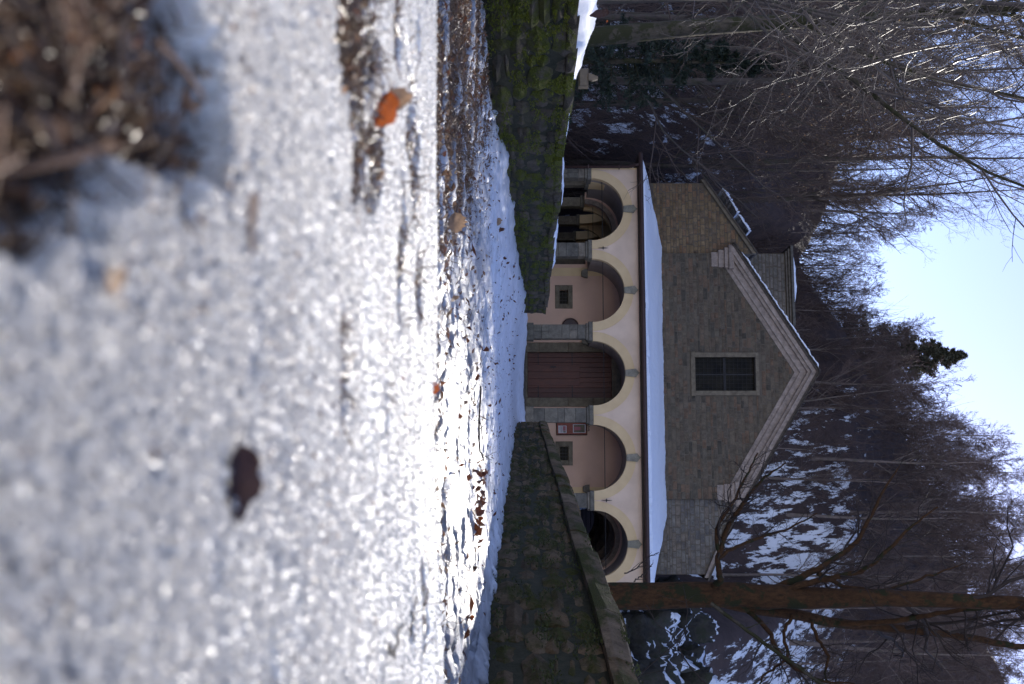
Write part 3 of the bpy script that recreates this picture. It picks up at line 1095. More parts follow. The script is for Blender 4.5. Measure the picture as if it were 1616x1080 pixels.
def arch_wall(x0, x1, centers, r, spring, top, thick, seg=28):
    """wall with arched openings above the piers, local x along, y 0..thick"""
    m = MB()
    xs_ = [x0]
    spans = []
    for c in centers:
        pts = [(c - r * math.cos(math.pi * k / seg), spring + r * math.sin(math.pi * k / seg)) for k in range(seg + 1)]
        spans.append(pts)
    cur = x0
    for pts in spans:
        a = pts[0][0]
        m.box(cur, a, 0, thick, spring, top)
        for (p, q) in zip(pts[:-1], pts[1:]):
            m.prism([p, q, (q[0], top), (p[0], top)], 0, thick)
        cur = pts[-1][0]
    m.box(cur, x1, 0, thick, spring, top)
    return m


centers = [BAY * k for k in (-2, -1, 0, 1, 2)]
fw = arch_wall(-XE, XE, centers, AR, SPR, ZT, 0.5).obj('wall', M['pink'], portico)


def ring(c, r0, r1, spring, y0, y1, seg=32, clip=None):
    m = MB()
    vs = []; fs = []
    for k in range(seg + 1):
        a = math.pi * k / seg
        ca, sa = -math.cos(a), math.sin(a)
        for (rr, yy) in ((r0, y0), (r1, y0), (r1, y1), (r0, y1)):
            x = c + ca * rr
            if clip: x = max(min(x, c + clip), c - clip)
            vs.append((x, yy, spring + sa * rr))
    for k in range(seg):
        for j in range(4):
            a, b = k * 4 + j, k * 4 + (j + 1) % 4
            fs.append((a, a + 4, b + 4, b))
    fs.append((0, 1, 2, 3)); fs.append((seg * 4 + 3, seg * 4 + 2, seg * 4 + 1, seg * 4))
    m.add(vs, fs)
    return m


for c in centers:
    ring(c, AR - 0.012, AR + BAND, SPR, -0.022, 0.25, clip=1.6).obj('arch_band', M['yellow'], portico)
    ring(c, AR - 0.008, AR + 0.03, SPR, 0.252, 0.51).obj('arch_soffit', M['cornice'], portico)
    # keystone, a tapering block with a pointed head
    w0, w1 = 0.115, 0.16
    z0_, z1_, z2_ = SPR + AR - 0.02, SPR + AR + 0.38, SPR + AR + 0.54
    MB().prism([(c - w0, z0_), (c + w0, z0_), (c + w1, z1_), (c + 0.03, z2_ - .06), (c, z2_), (c - 0.03, z2_ - .06), (c - w1, z1_)], -0.075, 0.1).obj('keystone', M['key_stone'], portico)

# corner strips of ochre beside the end arches
for sg in (-1, 1):
    x0_, x1_ = sorted((sg * (XE + 0.005), sg * 7.99))
    MB().box(x0_, x1_, -0.012, 0.3, SPR, ZT - 0.01).obj('corner_strip', M['yellow'], portico)


def pier(c, w, d0=0.0, parent=portico, dep=0.5, seed=0):
    pr = empty('pier'); pr.parent = parent
    rr = random.Random(seed)
    MB().box(c - w / 2 - .06, c + w / 2 + .06, d0 - 0.06, d0 + dep + .04, FLOOR - 0.25, FLOOR + 0.30, 0.015).obj('plinth', M['pier_stone'], pr)
    z = FLOOR + 0.302
    top = SPR - 0.26
    while z < top - 0.01:
        h = rr.uniform(0.24, 0.52)
        if top - z - h < 0.2: h = top - z
        if rr.random() < 0.22:
            sp = rr.uniform(-0.1, 0.12)
            MB().box(c - w / 2, c + sp - .004, d0, d0 + dep, z, z + h - 0.008, 0.008).obj('block', M['pier_stone'], pr)
            MB().box(c + sp + .004, c + w / 2, d0, d0 + dep, z, z + h - 0.008, 0.008).obj('block', M['pier_stone'], pr)
        else:
            MB().box(c - w / 2, c + w / 2, d0 + rr.uniform(-.004, .004), d0 + dep, z, z + h - 0.008, 0.008).obj('block', M['pier_stone'], pr)
        z += h
    MB().box(c - w / 2 - .05, c + w / 2 + .05, d0 - .05, d0 + dep + .05, SPR - .258, SPR - .17, 0.02).obj('capital', M['pier_stone'], pr)
    MB().box(c - w / 2 - .10, c + w / 2 + .10, d0 - .10, d0 + dep + .10, SPR - .168, SPR - .002, 0.03).obj('capital', M['pier_stone'], pr)
    return pr


for i, c in enumerate((-4.8, -1.6, 1.6, 4.8)):
    pier(c, 0.54, seed=i + 3)
pier(-7.85, 0.36, seed=9); pier(7.85, 0.36, seed=12)
# tie rods and wall anchors
for c in centers:
    MB().tube([(c - AR + .05, 0.25, SPR + 0.43), (c + AR - .05, 0.25, SPR + 0.43)], 0.014, 5).obj('tie_rod', M['iron'], portico)
for (c, zz) in ((-4.85, SPR + 0.43), (4.79, SPR + 0.46)):
    m = MB(); m.tube([(c, -0.04, zz - 0.2), (c, -0.04, zz + 0.2)], [0.004, 0.004], 5)
    m.tube([(c, -0.045, zz - 0.2), (c, -0.045, zz), (c, -0.045, zz + .2)], [0.006, 0.02, 0.006], 5)
    m.tube([(c - .06, -0.045, zz), (c + .06, -0.045, zz)], 0.014, 5)
    m.obj('wall_anchor', M['iron'], portico)

# floor, step
for k in range(14):
    x0_ = -8.1 + k * 1.16
    MB().box(x0_, x0_ + 1.15, -0.42, -0.07, 0.1, FLOOR - 0.03 + 0.006 * (k % 3), 0.01).obj('step', M['paving'], portico)
MB().box(-8.1, 8.1, -0.065, 20, 0.05, FLOOR - 0.012).obj('floor', M['paving'], portico)

# back wall of the portico, split round door and windows
def rect_wall(x0, x1, z0, z1, holes_, y, th, mat, parent, name='back_wall'):
    m = MB()
    xs_ = sorted({x0, x1} | {h[0] for h in holes_} | {h[1] for h in holes_})
    zs_ = sorted({z0, z1} | {h[2] for h in holes_} | {h[3] for h in holes_})
    for a, b in zip(xs_[:-1], xs_[1:]):
        for c, d in zip(zs_[:-1], zs_[1:]):
            xm_, zm_ = (a + b) / 2, (c + d) / 2
            if any(h[0] < xm_ < h[1] and h[2] < zm_ < h[3] for h in holes_): continue
            m.box(a, b, y, y + th, c, d)
    return m.obj(name, mat, parent)


dx0, dz1 = FL(556, 965, DB); dx1, _ = FL(628, 965, DB)
lw = [FL(458, 883, DB), FL(480, 896.5, DB)]
rw = [FL(705, 883.5, DB), FL(726.5, 897, DB)]
nc, nz = FL(516, 900, DB)
hl = [(dx0, dx1, FLOOR, dz1), (lw[0][0], lw[1][0], lw[0][1], lw[1][1]), (rw[0][0], rw[1][0], rw[0][1], rw[1][1])]
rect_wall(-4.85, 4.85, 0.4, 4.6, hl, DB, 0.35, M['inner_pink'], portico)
# barrel vaults over the bays
for c in centers:
    m = MB()
    seg = 20
    r = 1.36
    yb = DB if abs(c) < 4 else 3.2
    vs = []; fs = []
    for k in range(seg + 1):
        a = math.pi * k / seg
        for yy in (0.515, yb):
            vs.append((c - r * math.cos(a), yy, SPR + 0.02 + r * 0.98 * math.sin(a)))
    for k in range(seg):
        fs.append((2 * k, 2 * k + 1, 2 * k + 3, 2 * k + 2))
    m.add(vs, fs)
    for sg in (-1, 1):
        m.box(min(c + sg * 1.36, c + sg * 1.6), max(c + sg * 1.36, c + sg * 1.6), 0.515, yb - .002, SPR + 0.02, SPR + 0.06)
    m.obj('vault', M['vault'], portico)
# ochre strips and corbels on the back wall between bays
for x in (-4.42, 4.42):
    sg = -1 if x < 0 else 1
    MB().box(x - 0.17 + sg * .1, x + 0.17 + sg * .1, DB - 0.02, DB + 0.05, FLOOR, 4.4).obj('wall_strip', M['yellow'], portico)
    z0_ = SPR - 0.25
    m = MB(); m.prism([(x - .10, z0_), (x + .10, z0_), (x + .16, z0_ + .12), (x + .18, z0_ + .26), (x - .18, z0_ + .26), (x - .16, z0_ + .12)], DB - 0.28, DB - 0.022)
    m.obj('corbel', M['pier_stone'], portico)
for x in (-1.6, 1.6):
    z0_ = SPR - 0.25
    MB().prism([(x - .10, z0_), (x + .10, z0_), (x + .18, z0_ + .26), (x - .18, z0_ + .26)], DB - 0.28, DB - 0.022).obj('corbel', M['pier_stone'], portico)

# door
door = empty('door'); door.parent = church
fx0, _ = FL(541, 0, DB); fx1, _ = FL(642, 0, DB)
for (a_, b_) in ((fx0, dx0), (dx1, fx1)):
    z = FLOOR
    for h in (0.55, 1.2, 1.0, 0.9):
        z1_ = min(z + h, dz1)
        if z1_ - z > 0.05:
            MB().box(a_, b_, DB - 0.07, DB + 0.2, z, z1_ - 0.006, 0.012).obj('frame', M['frame_stone'], door)
        z = z1_
MB().box(fx0, fx1, DB - 0.071, DB + 0.2, dz1 + 0.002, dz1 + 0.36, 0.012).obj('lintel', M['frame_stone'], door)
MB().box(fx0 - .05, fx1 + .05, DB - 0.14, DB + 0.2, dz1 + 0.362, dz1 + 0.44, 0.02).obj('lintel', M['frame_stone'], door)
MB().prism([(fx0 + .25, dz1 + .45), (fx1 - .25, dz1 + .45), (fx1 - .38, dz1 + .85), (fx0 + .38, dz1 + .85)], DB - .06, DB + .05).obj('fanlight', M['glass'], door)
MB().box(dx0, dx1, DB - 0.12, DB + 0.1, FLOOR - 0.01, FLOOR + 0.08, 0.01).obj('threshold', M['frame_stone'], door)
wk0, wkt = FL(576, 915, DB); wk1, _ = FL(608.5, 915, DB)
npl = 9
z0_ = FLOOR + 0.085
for k in range(npl):
    a_ = dx0 + (dx1 - dx0) * k / npl; b_ = dx0 + (dx1 - dx0) * (k + 1) / npl
    MB().box(a_ + .004, b_ - .004, DB + 0.10 + 0.004 * (k % 2), DB + 0.16, z0_, dz1 - 0.01, 0.006).obj('plank', M['door_wood'], door)
wick = MB()
for k in range(3):
    a_ = wk0 + (wk1 - wk0) * k / 3; b_ = wk0 + (wk1 - wk0) * (k + 1) / 3
    MB().box(a_ + .003, b_ - .003, DB + 0.075, DB + 0.13, z0_, wkt, 0.006).obj('plank', M['door_wood'], door)
for z in (FLOOR + .5, FLOOR + 1.9):
    MB().box(dx0 + .02, dx1 - .02, DB + 0.085 if z > 2.5 else DB + .092, DB + 0.1, z, z + 0.04, 0.004).obj('iron_strap', M['iron'], door)
MB().tube([(wk0 + .08, DB + .06, FLOOR + 1.15), (wk0 + .08, DB + .0, FLOOR + 1.15), (wk0 + .18, DB + .0, FLOOR + 1.15)], 0.012, 6).obj('handle', M['iron'], door)
MB().box(wk0 + .05, wk0 + .11, DB + 0.066, DB + 0.08, FLOOR + 1.02, FLOOR + 1.25, 0.004).obj('lock_plate', M['iron'], door)

# the two small barred windows
for (q, fu0, fu1, fv0, fv1) in ((lw, 450.6, 487, 876, 903.7), (rw, 697, 734.6, 876.5, 904)):
    w_ = empty('window'); w_.parent = church
    X0, Z0 = FL(fu0, fv0, DB); X1, Z1 = FL(fu1, fv1, DB)
    x0_, z0w = q[0]; x1_, z1w = q[1]
    for b in ((X0, x0_, z0w, z1w), (x1_, X1, z0w, z1w), (X0, X1, z1w + .002, Z1), (X0, X1, Z0, z0w - .002)):
        MB().box(b[0], b[1], DB - 0.05, DB + 0.2, b[2], b[3], 0.01).obj('frame', M['frame_stone'], w_)
    MB().box(x0_, x1_, DB + .22, DB + .235, z0w, z1w).obj('glass', M['glass'], w_)
    m = MB()
    for k in (1, 2, 3):
        x = x0_ + (x1_ - x0_) * k / 4; m.tube([(x, DB + .05, z0w), (x, DB + .05, z1w)], 0.011, 5)
    for k in (1, 2):
        z = z0w + (z1w - z0w) * k / 3; m.tube([(x0_, DB + .05, z), (x1_, DB + .05, z)], 0.011, 5)
    m.obj('grille', M['iron'], w_)

# holy-water basin niche beside the left inner pier
nch = MB()
vs = [(nc + 0.31 * math.cos(2 * math.pi * k / 28), DB - 0.045, nz + 0.31 * math.sin(2 * math.pi * k / 28)) for k in range(28)]
nch.add(vs, [tuple(range(28))[::-1]])
for k in range(28):
    a = 2 * math.pi * k / 28
nch.obj('niche', M['copper'], church)
m = MB()
pp = [(nc + 0.33 * math.cos(2 * math.pi * k / 28), DB - 0.05, nz + 0.33 * math.sin(2 * math.pi * k / 28)) for k in range(29)]
m.tube(pp, 0.035, 6, False); m.obj('niche_rim', M['copper'], church)

# notice board with two sheets, iron bracket above
bx0, bz0 = FL(664, 879, DB - 0.1); bx1, bz1 = FL(685.8, 925.7, DB - 0.1)
nb = empty('notice_board', (0, 0, 0), 0, 'red brown notice board with two posters on the rose wall beside the door', 'notice board')
nb.location = (CX, CY, 0); nb.rotation_euler = (0, 0, -TH)
MB().box(bx0, bx1, DB - .06, DB - .003, bz0, bz1, 0.006).obj('panel', M['board_wood'], nb)
for b in ((bx0 - .03, bx0, bz0 - .03, bz1 + .03), (bx1, bx1 + .03, bz0 - .03, bz1 + .03), (bx0 + .001, bx1 - .001, bz1, bz1 + .03), (bx0 + .001, bx1 - .001, bz0 - .03, bz0)):
    MB().box(b[0], b[1], DB - .085, DB - .004, b[2], b[3], 0.004).obj('frame', M['eave'], nb)


def poster(x0, x1, z0, z1, pic, name):
    MB().box(x0, x1, DB - .068, DB - .0605, z0, z1).obj(name, pic[0], nb)
    k = 0
    for (u0, u1, v0, v1, mt) in pic[1:]:
        k += 1
        MB().box(x0 + (x1 - x0) * u0, x0 + (x1 - x0) * u1, DB - .0685 - .0006 * k, DB - .0682, z0 + (z1 - z0) * v0, z0 + (z1 - z0) * v1).obj('print', mt, nb)


paper = simple('white_paper', (0.62, 0.58, 0.58), (0.52, 0.48, 0.48), 0.7, 30)
inkr = simple('red_print', (0.40, 0.12, 0.12), (0.30, 0.14, 0.16), 0.7, 40)
inkb = simple('brown_print', (0.22, 0.15, 0.10), (0.10, 0.09, 0.07), 0.7, 40)
inkg = simple('green_print', (0.16, 0.17, 0.10), (0.08, 0.07, 0.05), 0.7, 40)
px0, pz0 = FL(672, 881, DB); px1, pz1 = FL(685, 894, DB)
poster(px0, px1 - .03, pz0, pz1, [paper, (.08, .7, .55, .9, inkr), (.1, .9, .42, .47, inkb), (.1, .9, .3, .35, inkb), (.1, .6, .16, .2, inkb), (.74, .92, .6, .9, inkg)], 'poster')
px0, pz0 = FL(670, 904, DB); px1, pz1 = FL(684.6, 924, DB)
poster(px0, px1 - .03, pz0, pz1, [paper, (.06, .94, .06, .94, inkb), (.3, .7, .1, .6, inkr), (.08, .28, .4, .9, inkg), (.72, .92, .3, .85, inkg)], 'poster')
br = empty('iron_bracket', (CX, CY, 0), -TH, 'small scrolled iron bracket above the notice board', 'bracket')
x0_, z0_ = FL(676, 929, DB)
m = MB()
for sg in (-1, 1):
    pts = [(x0_ + sg * (0.02 + 0.09 * math.sin(t)), DB - .03 - .015 * t, z0_ + 0.05 * t * math.cos(t * 1.3)) for t in [k * .35 for k in range(10)]]
    m.tube(pts, 0.009, 5)
m.tube([(x0_ - .13, DB - .03, z0_), (x0_ + .13, DB - .03, z0_)], 0.010, 5)
m.obj('scroll', M['iron'], br)

# galleries running back along both sides
for sd in (-1, 1):
    gl = empty('gallery'); gl.parent = portico
    # inner transverse arch at the back of the end bay
    w = arch_wall(-1.6, 1.6, [0.0], 1.12, SPR - 0.05, 4.7, 0.35, 22).obj('transverse_arch', M['inner_pink'], gl)
    w.location = (sd * 6.4, 3.22, 0)
    ring(0, 1.11, 1.30, SPR - 0.05, -0.015, 0.1).obj('arch_band', M['cornice'], gl).location = (sd * 6.4, 3.22, 0)
    # outer arcade
    nb_ = 5
    cs_ = [3.2 * k + 1.6 + 0.5 for k in range(nb_)]
    ow = arch_wall(0.0, 3.2 * nb_ + 0.9, [c for c in cs_], 1.2, SPR - .05, 4.75, 0.4, 20).obj('outer_wall', M['yellow'] if sd < 0 else M['cornice'], gl)
    ow.rotation_euler = (0, 0, math.pi / 2)
    ow.location = (sd * 8.0 + (0.4 if sd > 0 else 0), 0.55, 0)
    ow.location.x = 8.02 if sd > 0 else -7.62
    for k in range(nb_ + 1):
        y_ = 0.55 + 0.5 + 3.2 * k
        pr = MB().box(7.62 * sd if sd > 0 else -8.02, 8.02 if sd > 0 else -7.62, y_ - .2, y_ + .2, FLOOR, SPR - .2, 0.01)
        pr.obj('pier', M['frame_stone'], gl)
        MB().box(7.56 if sd > 0 else -8.08, 8.08 if sd > 0 else -7.56, y_ - .26, y_ + .26, SPR - .198, SPR - .052, 0.02).obj('capital', M['pier_stone'], gl)
        if k:
            MB().tube([(sd * 4.9, y_, SPR + .35), (sd * 7.7, y_, SPR + .35)], 0.013, 5).obj('tie_rod', M['iron'], gl)
            a2 = arch_wall(-1.42, 1.42, [0.0], 1.25, SPR - .05, 4.6, 0.22, 18).obj('transverse_arch', M['yellow'] if sd < 0 else M['cornice'], gl)
            a2.location = (sd * 6.25, y_, 0)
    MB().box(min(sd * 4.85, sd * 8.05), max(sd * 4.85, sd * 8.05), 3.7, 17, 4.62, 4.7).obj('ceiling', M['vault'], gl)
    MB().box(min(sd * 4.6, sd * 4.88), max(sd * 4.6, sd * 4.88), DB + .36, 17, FLOOR - .02, 4.6).obj('inner_wall', M['inner_pink'], gl)

# roof of the portico: three hipped planes, eaves board, gutter and downpipe
ze = FL(591, 1018, -0.25)[1]
zr = FL(591, 1046, DB)[1]
ex, ey = XE + 0.42, -0.35
hx = 8.1 - 2.35
roof_pts = [(-ex, ey, ze), (ex, ey, ze), (hx, DB + .1, zr), (-hx, DB + .1, zr)]


def roof_panel(q, th, name, mat, off=0.0):
    m = MB()
    b = [(p[0], p[1], p[2] + off) for p in q]; t = [(p[0], p[1], p[2] + off + th) for p in q]
    n = len(q)
    m.add(b + t, [tuple(range(n))[::-1], tuple(range(n, 2 * n))] + [(i, (i + 1) % n, (i + 1) % n + n, i + n) for i in range(n)])
    return m.obj(name, mat, portico)


roof_panel(roof_pts, 0.10, 'roof', M['tile'], -0.14)
for sd in (-1, 1):
    q = [(sd * ex, ey, ze), (sd * ex, 17, ze), (sd * hx, 17, zr), (sd * hx, DB + .1, zr)]
    if sd < 0: q = q[::-1]
    roof_panel(q, 0.098, 'roof', M['tile'], -0.142)
MB().box(-ex, ex, ey + .02, 0.6, ZT + 0.002, ZT + 0.06).obj('soffit_board', M['eave'], portico)
m = MB()
m.box(-ex - .02, ex + .02, ey - 0.03, ey + 0.0, ZT + .0, ze - .145)
m.obj('eaves_board', M['eave'], portico)
m = MB(); m.tube([(-ex - .04, ey - .10, ZT + .10), (ex + .04, ey - .10, ZT + .13)], 0.085, 8); m.obj('gutter', M['copper'], portico, True)
m = MB()
xd = -XE - 0.02
m.tube([(xd, ey - .08, ZT + .06), (xd, ey + .02, ZT - .10), (xd, -0.09, ZT - .32), (xd, -0.09, 0.5)], 0.055, 8); m.obj('downpipe', M['copper'], portico, True)
for z in (1.5, 2.9, 4.1):
    MB().box(xd - .08, xd + .08, -.155, -.0, z, z + .035).obj('pipe_clip', M['copper'], portico)
# rafter ends
for k in range(26):
    x = -ex + .2 + k * (2 * ex - .4) / 25
    MB().box(x - .04, x + .04, ey + .03, 0.3, ZT + .061, ZT + .14).obj('rafter_end', M['eave'], portico)

# blanket of snow on the portico roof
nx_, ny_ = 420, 34
u = np.linspace(-1, 1, nx_)[None, :].repeat(ny_, 0)
v = np.linspace(0, 1, ny_)[:, None].repeat(nx_, 1)
xl_ = ex * 0.995 + (hx - ex) * v
Xs = u * xl_
melt = 0.06 + 0.07 * fbm(Xs * 0.9, v * 0 + 3, 4) + 0.06 * sstep(0, 6, Xs) * (0.7 + fbm(Xs * 2.2, v * 0, 3))
Ys = ey + (DB + 0.07 - ey) * v + (1 - v) ** 2 * melt
zz = ze + (zr - ze) * (Ys - ey) / (DB + .1 - ey)
tk = 0.11 + 0.03 * fbm(Xs * 0.7, Ys * 0.9, 4) + 0.012 * fbm(Xs * 5, Ys * 5, 3)
edge = np.minimum(np.clip(v * 16, 0, 1), np.clip((1 - np.abs(u)) * 60, 0, 1))
tk = tk * np.sqrt(edge) - 0.03 * (edge < 0.02)
gap = (np.abs(fbm(Xs * 0.55 + 4, v * 0 + 1, 4) - 0.05) < 0.10 + 0.05 * fbm(Xs * 3, v, 2)) & (v > 0.055) & (v < 0.105) & (Xs > -4)
right = (Xs > -3.2)
gap = right & (v > 0.035) & (v < 0.085 + 0.05 * fbm(Xs * 1.3, v * 0 + 1, 3)) & (fbm(Xs * 0.8 + 4, v * 0 + 8, 3) > -0.22)
tk = np.where(right & (v <= 0.035), np.minimum(tk, 0.035), tk)
tk = np.where(gap, -0.04, tk)
Zs = zz - 0.045 + tk
psn = put('portico_snow', grid_mesh('portico_snow', Xs, Ys, Zs, M['snow_roof']))
psn.location = (CX, CY, 0); psn.rotation_euler = (0, 0, -TH)
tag(psn, 'smooth blanket of snow on the long portico roof below the gable', 'snow')

# ================================================================== PATH WALLS
def path_wall(name, A, B, y0, y1, face, zt, zb, mat, seed, label, coping):
    """A, B plan points of the face line; zt(y) top"""
    w = empty(name, (0, 0, 0), 0, label, 'wall')
    dxy = Vector((B[0] - A[0], B[1] - A[1], 0)); dxy.normalize()
    t = dxy if face > 0 else -dxy                # local x of the blocks
    out = Vector((t.y, -t.x, 0))                 # towards the path
    yl = -out
    start = A[0] + (y0 - A[1]) * (B[0] - A[0]) / (B[1] - A[1])
    O = Vector((start, y0, 0))
    Lw = (y1 - y0) / dxy.y

    def pos(a):
        return O + dxy * a

    def frame(a, z):
        p = pos(a)
        p.z = z
        return Matrix(((t.x, yl.x, 0, p.x), (t.y, yl.y, 0, p.y), (0, 0, 1, p.z), (0, 0, 0, 1)))
    # core
    n = 60
    V = []; F = []
    for i in range(n + 1):
        a = Lw * i / n
        p = pos(a); z = zt(p.y) - (0.22 if coping else 0.05)
        for (k, zz_) in ((0.05, -0.4), (0.05, z), (0.55, z), (0.55, -0.4)):
            q = p + yl * k
            V.append((q.x, q.y, zz_))
    for i in range(n):
        for j in range(4):
            F.append((i * 4 + j, i * 4 + (j + 1) % 4, i * 4 + 4 + (j + 1) % 4, i * 4 + 4 + j))
    F.append((0, 3, 2, 1)); F.append((n * 4, n * 4 + 1, n * 4 + 2, n * 4 + 3))
    me = np_mesh('core', np.array(V), np.array(F), M['dark_mortar'])
    put('core', me, w)
    # face stones in rough courses that follow the top
    r = random.Random(seed)
    bl = []
    nc_ = 5 if not coping else 5
    a = 0.0
    hs = [r.uniform(0.8, 1.2) for _ in range(nc_)]
    ofs = [r.uniform(0, .4) for _ in range(nc_)]
    for c in range(nc_):
        f0 = sum(hs[:c]) / sum(hs); f1 = sum(hs[:c + 1]) / sum(hs)
        a = -ofs[c] * 0.5
        while a < Lw - 0.05:
            l = r.uniform(0.22, 0.72) if r.random() < .8 else r.uniform(0.7, 1.0)
            if a + l > Lw: l = Lw - a
            yc = pos(max(a, 0) + l / 2).y
            top = zt(yc) - (0.23 if coping else 0.0)
            z0_ = zb + (top - zb) * f0; z1_ = zb + (top - zb) * f1
            wob = 0.05 * math.sin(a * 1.3 + c * 1.1) + r.uniform(-.02, .02)
            if c not in (0, nc_ - 1): z0_ += wob * .6; z1_ += wob * .6
            if a >= -0.01 or True:
                if r.random() < 0.3 and z1_ - z0_ > 0.13:
                    zm = z0_ + (z1_ - z0_) * r.uniform(.4, .6)
                    bl.append((a + l / 2, (z0_ + zm) / 2, l - 0.006, zm - z0_ - .004))
                    bl.append((a + l / 2, (zm + z1_) / 2, l - 0.006, z1_ - zm - .004))
                else:
                    bl.append((a + l / 2, (z0_ + z1_) / 2, l - 0.006, z1_ - z0_ - 0.004))
            a += l

    def size(a, z, ww, h):
        y = max(pos(a).y, 0.1)
        if y < 5.0: return -y
        return ww * h / y ** 3
    place_blocks(w, bl, frame, 0.24, mat, seed, 250, proud=0.024, tilt=0.05, size=size, rubble=True)
    # end face stones
    e = pos(Lw); zc = zb
    while zc < zt(e.y) - 0.06:
        h = r.uniform(0.12, 0.22)
        h = min(h, zt(e.y) - zc)
        mt = Matrix.Translation((e + yl * 0.3) + Vector((0, 0.0, zc + h / 2))) @ Matrix.Diagonal((0.56, 0.2, h - .012, 1))
        put('stone', block_mesh('end_stone', mat, int(zc * 100) + 3), w, mtx=mt)
        zc += h
    if coping:
        a = 0.0
        k = 0
        while a < Lw - 0.05:
            l = r.uniform(0.7, 1.5)
            if a + l > Lw - 0.4: l = Lw - a
            c = pos(a + l / 2)
            c2 = pos(a + l)
            zz_ = zt(c.y)
            dz = (zt(c2.y) - zz_) / (l / 2)
            m = MB()
            L2 = l / 2 - 0.008
            j = lambda: r.uniform(-.03, .03)
            prof = [(-0.05, -0.225), (-0.055, -0.15), (-0.01, -0.03), (0.07, 0.0), (0.5, 0.01), (0.6, -0.1), (0.6, -0.225)]
            vs = []
            for sgn in (-1, 1):
                jj = (j(), j())
                for (yy_, zp) in prof:
                    p = c + dxy * (sgn * L2) + yl * (yy_ + jj[0])
                    vs.append((p.x, p.y, zz_ + zp + dz * sgn * L2 + (jj[1] if zp > -.2 else 0)))
            n_ = len(prof)
            fs = [tuple(range(n_)), tuple(range(2 * n_ - 1, n_ - 1, -1))] + [(i, i + n_, (i + 1) % n_ + n_, (i + 1) % n_) for i in range(n_)]
            m.add(vs, fs)
            m.obj('coping_stone', mat, w)
            a += l
    else:
        a = 0.0
        while a < Lw - .05:
            l = r.uniform(0.35, 0.8)
            l = min(l, Lw - a)
            c = pos(a + l / 2)
            q = c + yl * 0.28
            mt = frame(a + l / 2, zt(c.y) - 0.04) @ Matrix.Translation((0, 0.28, 0)) @ Matrix.Diagonal((l - .015, 0.58, 0.10 + r.uniform(0, .03), 1))
            put('cap_stone', block_mesh('cap_stone', mat, int(a * 100)), w, mtx=mt)
            a += l
    return w, pos, yl, dxy, Lw


ztL = lambda y: float(0.87 + (y - 8.4) * 0.0077 + 0.02 * math.sin(y * 1.3) + 0.008 * math.sin(y * 4.1))
ztR = lambda y: float(1.205 - (y - 6.6) * 0.0056 + 0.012 * math.sin(y * .9))
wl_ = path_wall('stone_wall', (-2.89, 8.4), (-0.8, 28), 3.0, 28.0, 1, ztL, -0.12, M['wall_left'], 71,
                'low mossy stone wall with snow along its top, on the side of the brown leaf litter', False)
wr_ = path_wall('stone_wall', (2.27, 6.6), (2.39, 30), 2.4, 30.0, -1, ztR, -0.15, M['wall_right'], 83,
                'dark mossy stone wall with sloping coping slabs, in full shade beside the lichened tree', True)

# snow lying on the left wall
posL, ylL, dL, LL = wl_[1], wl_[2], wl_[3], wl_[4]
na, nb2 = 520, 16
aa = np.linspace(0.0, 1, na)
yv = np.array([posL(LL * t).y for t in aa]); xv = np.array([posL(LL * t).x for t in aa])
ztv = np.array([ztL(y) for y in yv])
hgt = 0.26 * (1 - sstep(6.0, 12.5, yv)) + 0.065 + 0.05 * fbm(yv * 0.9, yv * 0, 4)
bare = gauss(yv, 11.1, 0.35)
hgt = np.clip(hgt * (1 - bare), 0, 1) * (1 - sstep(20.5, 24, yv) * 0.8)
hgt = np.where((yv > 17.5), hgt * (0.5 + 0.9 * (fbm(yv * 1.7, yv * 0 + 7, 3) > -0.15)), hgt)
X = np.empty((na, nb2)); Y = np.empty((na, nb2)); Z = np.empty((na, nb2))
for j in range(nb2):
    f = j / (nb2 - 1)
    off = -0.01 + 0.56 * f
    dome = np.sin(math.pi * np.clip(f, 0.0, 1)) ** 0.45
    front = 0.05 * fbm(yv * 2.5, yv * 0 + 2, 3) * (1 - f)
    X[:, j] = xv + ylL.x * (off + front + 0.10); Y[:, j] = yv + ylL.y * (off + front)
    Z[:, j] = ztv - 0.02 + hgt * dome * (1 + 0.15 * fbm(yv * 4 + j * .1, yv * 0 + j * .3, 2)) - 0.03 * (hgt < 0.02)
o = put('wall_snow', grid_mesh('wall_snow', X, Y, Z, M['snow_wall']))
tag(o, 'ridge of white snow lying on top of the low mossy wall', 'snow')


# moss tufts: tiny blades on the faces of the walls
def blades(name, C, N, size, mat, seed, parent=None, droop=0.5):
    r = np.random.RandomState(seed)
    n = len(C)
    d = N + r.normal(0, 0.6, (n, 3)); d[:, 2] -= droop * 0.3
    d /= np.linalg.norm(d, axis=1)[:, None]
    s = np.cross(d, r.normal(size=(n, 3))); s /= np.linalg.norm(s, axis=1)[:, None]
    L = size * r.uniform(.5, 1.5, n)[:, None]
    V = np.stack([C - s * L * .22, C + s * L * .22, C + d * L], 1).reshape(-1, 3)
    F = np.arange(3 * n).reshape(-1, 3)
    return put(name, np_mesh(name, V, F, mat), parent)


